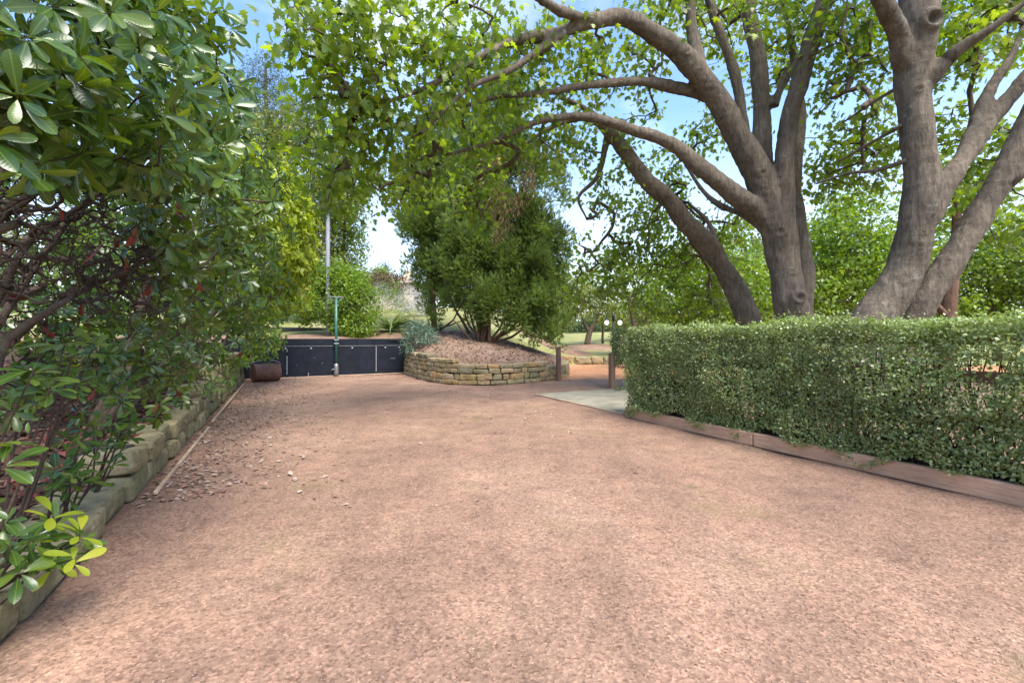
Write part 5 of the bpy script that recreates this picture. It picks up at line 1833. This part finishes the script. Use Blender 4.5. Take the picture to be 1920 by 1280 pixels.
for x in (hx0 + 1.2, hx0 + 3.2, hx1 - 1.6):
    w_ = MB().box((x, hy - 0.02, ht - 0.9), (0.5, 0, 0), (0, 0.04, 0), (0, 0, 0.5)).build('window', M['render'], hs)
    MB().box((x, hy - 0.06, ht - 0.9), (0.42, 0, 0), (0, 0.02, 0), (0, 0, 0.42)).build('pane', M['glasspane'], w_)

# ------------------------------------------------------------------ background trees, left
def btrunk(x, Y, r, forks, z=None):
    b0 = tz(x, Y)
    f0 = P(*forks[0])
    out = []
    for f in forks:
        t = P(*f)
        out.append([(*b0, r), (*(b0 * 0.5 + t * 0.5 + np.array((rng.normal(0, .2), rng.normal(0, .2), 0.2))), r * 0.6), (*t, r * 0.2)])
    return out


leafy('feathery_tree', 'wide olive green feathery tree behind the lamp post', 'tree', tz(575, 23.5),
      pblob([(520, 310, 24, 1.7), (580, 300, 24, 1.8), (560, 390, 23.5, 1.7), (620, 400, 24, 1.5), (600, 470, 23.5, 1.3), (530, 440, 24, 1.5), (640, 340, 24.5, 1.5), (490, 260, 24, 1.3), (540, 250, 24.5, 1.5), (610, 240, 24.5, 1.5), (490, 380, 24, 1.4)]),
      62, 0.22, M['olive_leaf'], T_OVAL, btrunk(570, 23.5, 0.28, [(520, 320, 24), (590, 310, 24), (620, 410, 24), (545, 400, 23.6)]), 0.34, 13, gaps=0.22, seed=3.3)
leafy('column_hedge_tree', 'tall clipped column of yellow green foliage right of the lamp post', 'tree', tz(650, 27),
      pblob([(650, 420, 27, 1.15), (650, 460, 27, 1.15), (652, 500, 27, 1.1), (650, 380, 27, 1.1), (652, 540, 27, 1.1), (620, 500, 27, 1.2), (620, 440, 27, 1.2), (648, 345, 27, 1.0)]),
      110, 0.18, M['yellow_green'], T_OVAL, btrunk(645, 27, 0.2, [(650, 380, 27), (645, 450, 27)]), 0.18, 11, shell=0.8)
leafy('pine_tree', 'tall dark pine rising far behind into the blue sky', 'tree', tz(500, 46),
      [(P(x, y, 46), np.array((a, a * .8, b))) for x, y, a, b in ((490, 130, 2.0, .9), (515, 160, 2.2, .9), (470, 165, 1.9, .8), (500, 195, 2.6, 1.0), (455, 190, 1.5, .7), (540, 200, 1.8, .8), (480, 225, 2.4, 1.0), (525, 235, 2.2, 1.0), (500, 112, 1.0, .5), (450, 235, 1.8, .8), (500, 270, 2.6, 1.2), (500, 330, 2.8, 1.6))],
      34, 0.42, M['dark_green'], T_NARROW, btrunk(500, 46, 0.5, [(498, 120, 46), (470, 180, 46), (530, 200, 46)]), 0.45, 16, gaps=0.1, seed=6)
leafy('broadleaf_tree', 'yellow green tree filling in behind the left shrubs', 'tree', tz(450, 30),
      pblob([(450, 340, 30, 2.0), (470, 420, 30, 2.4), (400, 420, 30, 2.4), (500, 500, 30, 2.0), (430, 500, 30, 2.2)]), 40, 0.3, M['olive_leaf'], T_OVAL, btrunk(450, 30, 0.3, [(440, 340, 30), (480, 430, 30)]), 0.45, 13)
leafy('small_conifer', 'small open conifer on the skyline above the far house', 'tree', tz(722, 70), pblob([(722, 505, 70, .9), (728, 515, 70, 1.2), (715, 515, 70, 1.0), (723, 495, 70, .6)]), 30, 0.5, M['dark_green'], T_NARROW, btrunk(722, 70, 0.2, [(722, 492, 70)]), 0.3, 9)
leafy('round_bush', 'small yellow green bush in front of the far roof', 'bush', tz(708, 48), pblob([(708, 519, 48, 1.0), (712, 513, 48, .6)]), 80, 0.3, M['yellow_green'], T_OVAL, None, 0.25, 9)

# ------------------------------------------------------------------ background trees, right
leafy('orchard_tree', 'small orchard tree with a forked leaning trunk on the lawn', 'tree', tz(1100, 31),
      pblob([(1090, 555, 31, 1.3), (1120, 560, 31, 1.2), (1060, 570, 30.5, 1.0), (1105, 535, 31.5, 1.2), (1135, 585, 31, .8), (1150, 555, 31.5, 1.0)]), 95, 0.17, M['orchard_leaf'], T_OVAL,
      [[(*tz(1100, 31), 0.22), (*P(1107, 620, 31), 0.18), (*P(1118, 600, 31), 0.1), (*P(1130, 570, 31), 0.04)], [(*P(1105, 622, 31), 0.14), (*P(1096, 607, 31), 0.1), (*P(1085, 580, 31), 0.05), (*P(1070, 555, 31), 0.03)]], 0.24, 10, gaps=0.15, seed=2.1, group='orchard trees on the lawn')
leafy('orchard_tree', 'small orchard tree half hidden behind the right edge of the cypress', 'tree', tz(1030, 28),
      pblob([(1060, 590, 28, .8), (1040, 560, 28, 1.0), (1085, 580, 28.5, .7), (1075, 545, 28, .9)]), 95, 0.17, M['orchard_leaf'], T_OVAL,
      [[(*tz(1025, 28), 0.2), (*P(1045, 622, 28), 0.16), (*P(1065, 600, 28), 0.11), (*P(1100, 575, 28), 0.04)]], 0.22, 10, gaps=0.15, seed=3.1, group='orchard trees on the lawn')
leafy('orchard_tree', 'orchard tree behind the twin lantern lamp', 'tree', tz(1195, 34),
      pblob([(1190, 580, 34, 1.4), (1225, 590, 34, 1.3), (1165, 595, 34, 1.0), (1210, 560, 34.5, 1.2), (1255, 590, 34, 1.2)]), 90, 0.18, M['orchard_leaf'], T_OVAL,
      [[(*tz(1195, 34), 0.2), (*P(1195, 605, 34), 0.14), (*P(1210, 580, 34), 0.05)]], 0.25, 10, gaps=0.15, seed=5.1, group='orchard trees on the lawn')
leafy('orchard_tree', 'thin young orchard tree with a straight dark trunk', 'tree', tz(1130, 33),
      pblob([(1130, 590, 33, .7), (1128, 575, 33, .8)]), 80, 0.18, M['orchard_leaf'], T_OVAL, [[(*tz(1130, 33), 0.09), (*P(1130, 600, 33), 0.07), (*P(1130, 575, 33), 0.03)]], 0.22, 9, group='orchard trees on the lawn')
for i, (x, Y, w, lab) in enumerate(((1070, 52, 2.2, 'dark low bush behind the orchard, nearest the cypress'), (1140, 54, 2.0, 'dark low bush behind the orchard, near the lantern lamp'))):
    leafy('dark_bush', lab, 'bush', tz(x, Y), [(tz(x, Y) + (dx, 0, 0.6), w * 0.6) for dx in (-2.2, -.8, .8, 2.2)], 40, 0.3, M['dark_green'], T_OVAL, None, 0.35, 9)
specs = [
    ('bright green tree between the leaning trunk and the middle maple', 1290, 19, [(1290, 545, 1.5), (1340, 520, 1.5), (1250, 560, 1.1), (1380, 560, 1.4), (1320, 580, 1.4), (1420, 530, 1.3), (1400, 590, 1.3)], 'bush_leaf'),
    ('sunlit yellow green tree filling the gap between the two big maples', 1590, 21, [(1560, 480, 1.8), (1620, 440, 1.8), (1600, 530, 1.9), (1540, 550, 1.6), (1660, 500, 1.6), (1550, 420, 1.2), (1640, 570, 1.7), (1580, 390, 1.0)], 'bush_leaf'),
    ('light green tree at the right edge beyond the red brown trunk', 1870, 22, [(1850, 520, 1.9), (1900, 480, 1.9), (1880, 570, 1.9), (1930, 540, 2.0), (1820, 570, 1.5), (1920, 440, 1.4)], 'yellow_green'),
    ('pale green tree low behind the far end of the hedge', 1200, 24, [(1190, 540, 1.2), (1240, 530, 1.2), (1160, 510, 1.0), (1270, 500, 1.2)], 'yellow_green'),
    ('dense green tree behind the middle maple', 1460, 26, [(1440, 520, 2.2), (1490, 560, 2.2), (1400, 470, 1.9), (1530, 520, 2.0), (1450, 590, 2.0)], 'yellow_green'),
    ('green tree behind the two stemmed maple', 1740, 25, [(1720, 560, 2.2), (1780, 520, 2.0), (1690, 480, 1.9), (1770, 460, 1.6), (1840, 440, 1.5)], 'bush_leaf'),
]
for lab, x, Y, bl, mt in specs:
    pb = [(P(a, b2, Y + rng.uniform(-.7, .7)), r) for a, b2, r in bl]
    leafy('broadleaf_tree', lab, 'tree', tz(x, Y), pb, 60, 0.2, M[mt], T_ROUND_S, btrunk(x, Y, 0.18, [(a, b2, Y) for a, b2, r in bl[:3]]), 0.3, 12, gaps=0.2, seed=x * 0.01, group='trees behind the maples')
rt = thing('red_trunk_tree', 'slim tree with reddish brown bark right of the two stemmed maple', 'tree', P(1775, 640, 12.5))
MB().tube(*catmull(np.array([P(1772, 720, 12.5), P(1778, 580, 12.5), P(1786, 500, 12.5), P(1795, 440, 12.6), P(1790, 330, 12.8)]), np.array((0.22, 0.19, 0.16, 0.13, 0.06)), 0.25), 12).build('trunk', M['red_bark'], rt, True)
MB().tube(*catmull(np.array([P(1776, 596, 12.5), P(1755, 572, 12.3), P(1735, 560, 12.1)]), np.array((0.10, 0.07, 0.04)), 0.2), 8).build('limb', M['red_bark'], rt, True)
lv = Leaves()
C, O = blob_points(pblob([(1800, 400, 12.8, .9), (1770, 330, 13, .8), (1840, 360, 13, .7)]), 70, 0.4, 0.2)
clusters(lv, C, O, 10, 0.2, 0.16)
plant_leaves(rt, lv, T_MAPLE, M['bush_leaf'], 0)

# far wood all round the horizon
lv = Leaves()
bl = []
for a in np.arange(-75, 76, 3.2):
    d_ = rng.uniform(85, 120)
    X, Y = d_ * math.sin(R(a)), d_ * math.cos(R(a))
    if -18 < a < -9: continue
    hgt = rng.uniform(3.0, 6.0) if a < 2 else rng.uniform(1.6, 3.0)
    bl.append((np.array((X, Y, float(terrain_z(X, Y)) + hgt * 0.5)), np.array((5, 4, hgt))))
C, O = blob_points(bl, 4, 0.8)
clusters(lv, C, O, 7, 0.9, 1.9, 0.1)
p, d, y, n_, sc = lv.arrays()
o = scatter_mesh('far_wood', T_OVAL, p, d, y, n_, sc, M['dark_green'], None)
tag(o, 'low dark line of woodland along the horizon', 'woodland', None, 'stuff')

# ================================================================== LITTER, CHIPS, PEBBLES
def litter(name, label, cat, p, size, mat, tpl, flat=0.25):
    k = len(p)
    ph = rng.random(k) * 6.28
    d = np.stack((np.cos(ph), np.sin(ph), rng.normal(0, flat * 0.6, k)), -1)
    n_ = np.stack((rng.normal(0, flat, k), rng.normal(0, flat, k), np.ones(k)), -1)
    d, y, n_ = basis(d, n_)
    o = scatter_mesh(name, tpl, p, d, y, n_, size * rng.uniform(0.5, 1.3, k), mat, None)
    tag(o, label, cat, None, 'stuff')


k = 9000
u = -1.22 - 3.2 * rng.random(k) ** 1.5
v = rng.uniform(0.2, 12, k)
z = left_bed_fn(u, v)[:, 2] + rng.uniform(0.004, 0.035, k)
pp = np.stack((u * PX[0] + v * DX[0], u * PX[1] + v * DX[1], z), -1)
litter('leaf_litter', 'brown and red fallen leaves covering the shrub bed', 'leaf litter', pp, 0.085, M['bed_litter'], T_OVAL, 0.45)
# dry leaves blown against the wall foot and along the fence
k = 3600
v = rng.uniform(4.4, 16.6, k)
u = WALL_U + 0.05 + np.abs(rng.normal(0, 0.8, k)) * (0.35 + v / 16)
k2 = 350
v = np.concatenate((v, FENCE_V - np.abs(rng.normal(0, 0.5, k2)) - 0.1))
u = np.concatenate((u, rng.uniform(-0.9, 4.0, k2)))
k3_ = 260
v = np.concatenate((v, rng.uniform(3.4, 14, k3_))); u = np.concatenate((u, rng.uniform(-0.8, 4.9, k3_)))
q = court_fn(u, v)
pp = q + np.stack((0 * u, 0 * u, rng.uniform(0.004, 0.02, len(u))), -1)
small = np.arange(len(u)) % 9 != 0
litter('dry_leaf_litter', 'pale dry leaves blown along the foot of the left wall', 'leaf litter', pp[small], 0.052, M['litter'], T_OVAL, 0.35)
big = pp[~small]
big = big[(big @ np.array((*PX, 0)) < 1.2) & (big[:, 1] > 3.5)]
big = big[np.argsort(big[:, 1])][:150]
fl_me = mesh_np('fallen_leaf', T_OBOV_S[0] * (1, 1, -0.6), T_OBOV_S[1][:, ::-1], True, T_OBOV_S[2])
fl_me.materials.append(M['litter'])
for q in big:
    o = link('fallen_leaf', fl_me, None, None, q + (0, 0, 0.01))
    s_ = random.uniform(0.05, 0.085)
    o.scale = (s_, s_ * 1.3, s_)
    o.rotation_euler = (rng.normal(0, 0.2), rng.normal(0, 0.2), random.random() * 6.28)
    tag(o, 'dry curled fallen leaf lying on the pink gravel', 'leaf', 'fallen leaves on the gravel')
# bark chips on the beds
k = 4500
ss_ = rng.uniform(0.3, 9.0, k); bb = rng.random(k) ** 1.3 * 0.85
sA = np.repeat(np.linspace(0.2, 9.2, 160)[:, None], 40, 1)
pp = plant_bed_fn(sA, rng.random(sA.shape) ** 1.2 * 0.9).reshape(-1, 3) + (0, 0, 0.012) + rng.normal(0, 0.01, (6400, 3)) * (3, 3, 0)
litter('bark_chips', 'bark chips strewn over the raised cypress bed', 'mulch', pp, 0.085, M['chips'], T_OVAL, 0.5)
# pebbles: squashed octahedra pressed into the court
OV = np.array(((1, 0, 0), (-1, 0, 0), (0, 1, 0), (0, -1, 0), (0, 0, .7), (0, 0, -.7)), float)
OT = np.array(((0, 2, 4), (2, 1, 4), (1, 3, 4), (3, 0, 4)))          # the undersides lie in the ground
k = 34000
Yp = 0.9 + 6.5 * rng.random(k) ** 1.6
Xp = (rng.random(k) * 2 - 1) * 1.15 * Yp
u = Xp * PX[0] + Yp * PX[1]; v = Xp * DX[0] + Yp * DX[1]
ok = (u > WALL_U + 0.02) & (u < HEDGE_U - 0.02)
u, v = u[ok], v[ok]
pp = court_fn(u, v) + (0, 0, 0.001)
k = len(pp)
ph = rng.random(k) * 6.28
d = np.stack((np.cos(ph), np.sin(ph), rng.normal(0, .2, k)), -1)
n_ = np.stack((rng.normal(0, .3, k), rng.normal(0, .3, k), np.ones(k)), -1)
d, y, n_ = basis(d, n_)
sz = 0.0022 + 0.0045 * rng.random(k) ** 4 + 0.0006 * pp[:, 1]
o = scatter_mesh('loose_gravel', (OV, OT, None), pp, d, y * rng.uniform(.5, 1, (k, 1)), n_, sz, M['pebble'], None, False)
tag(o, 'loose pinkish gravel grains on the court', 'gravel', None, 'stuff')
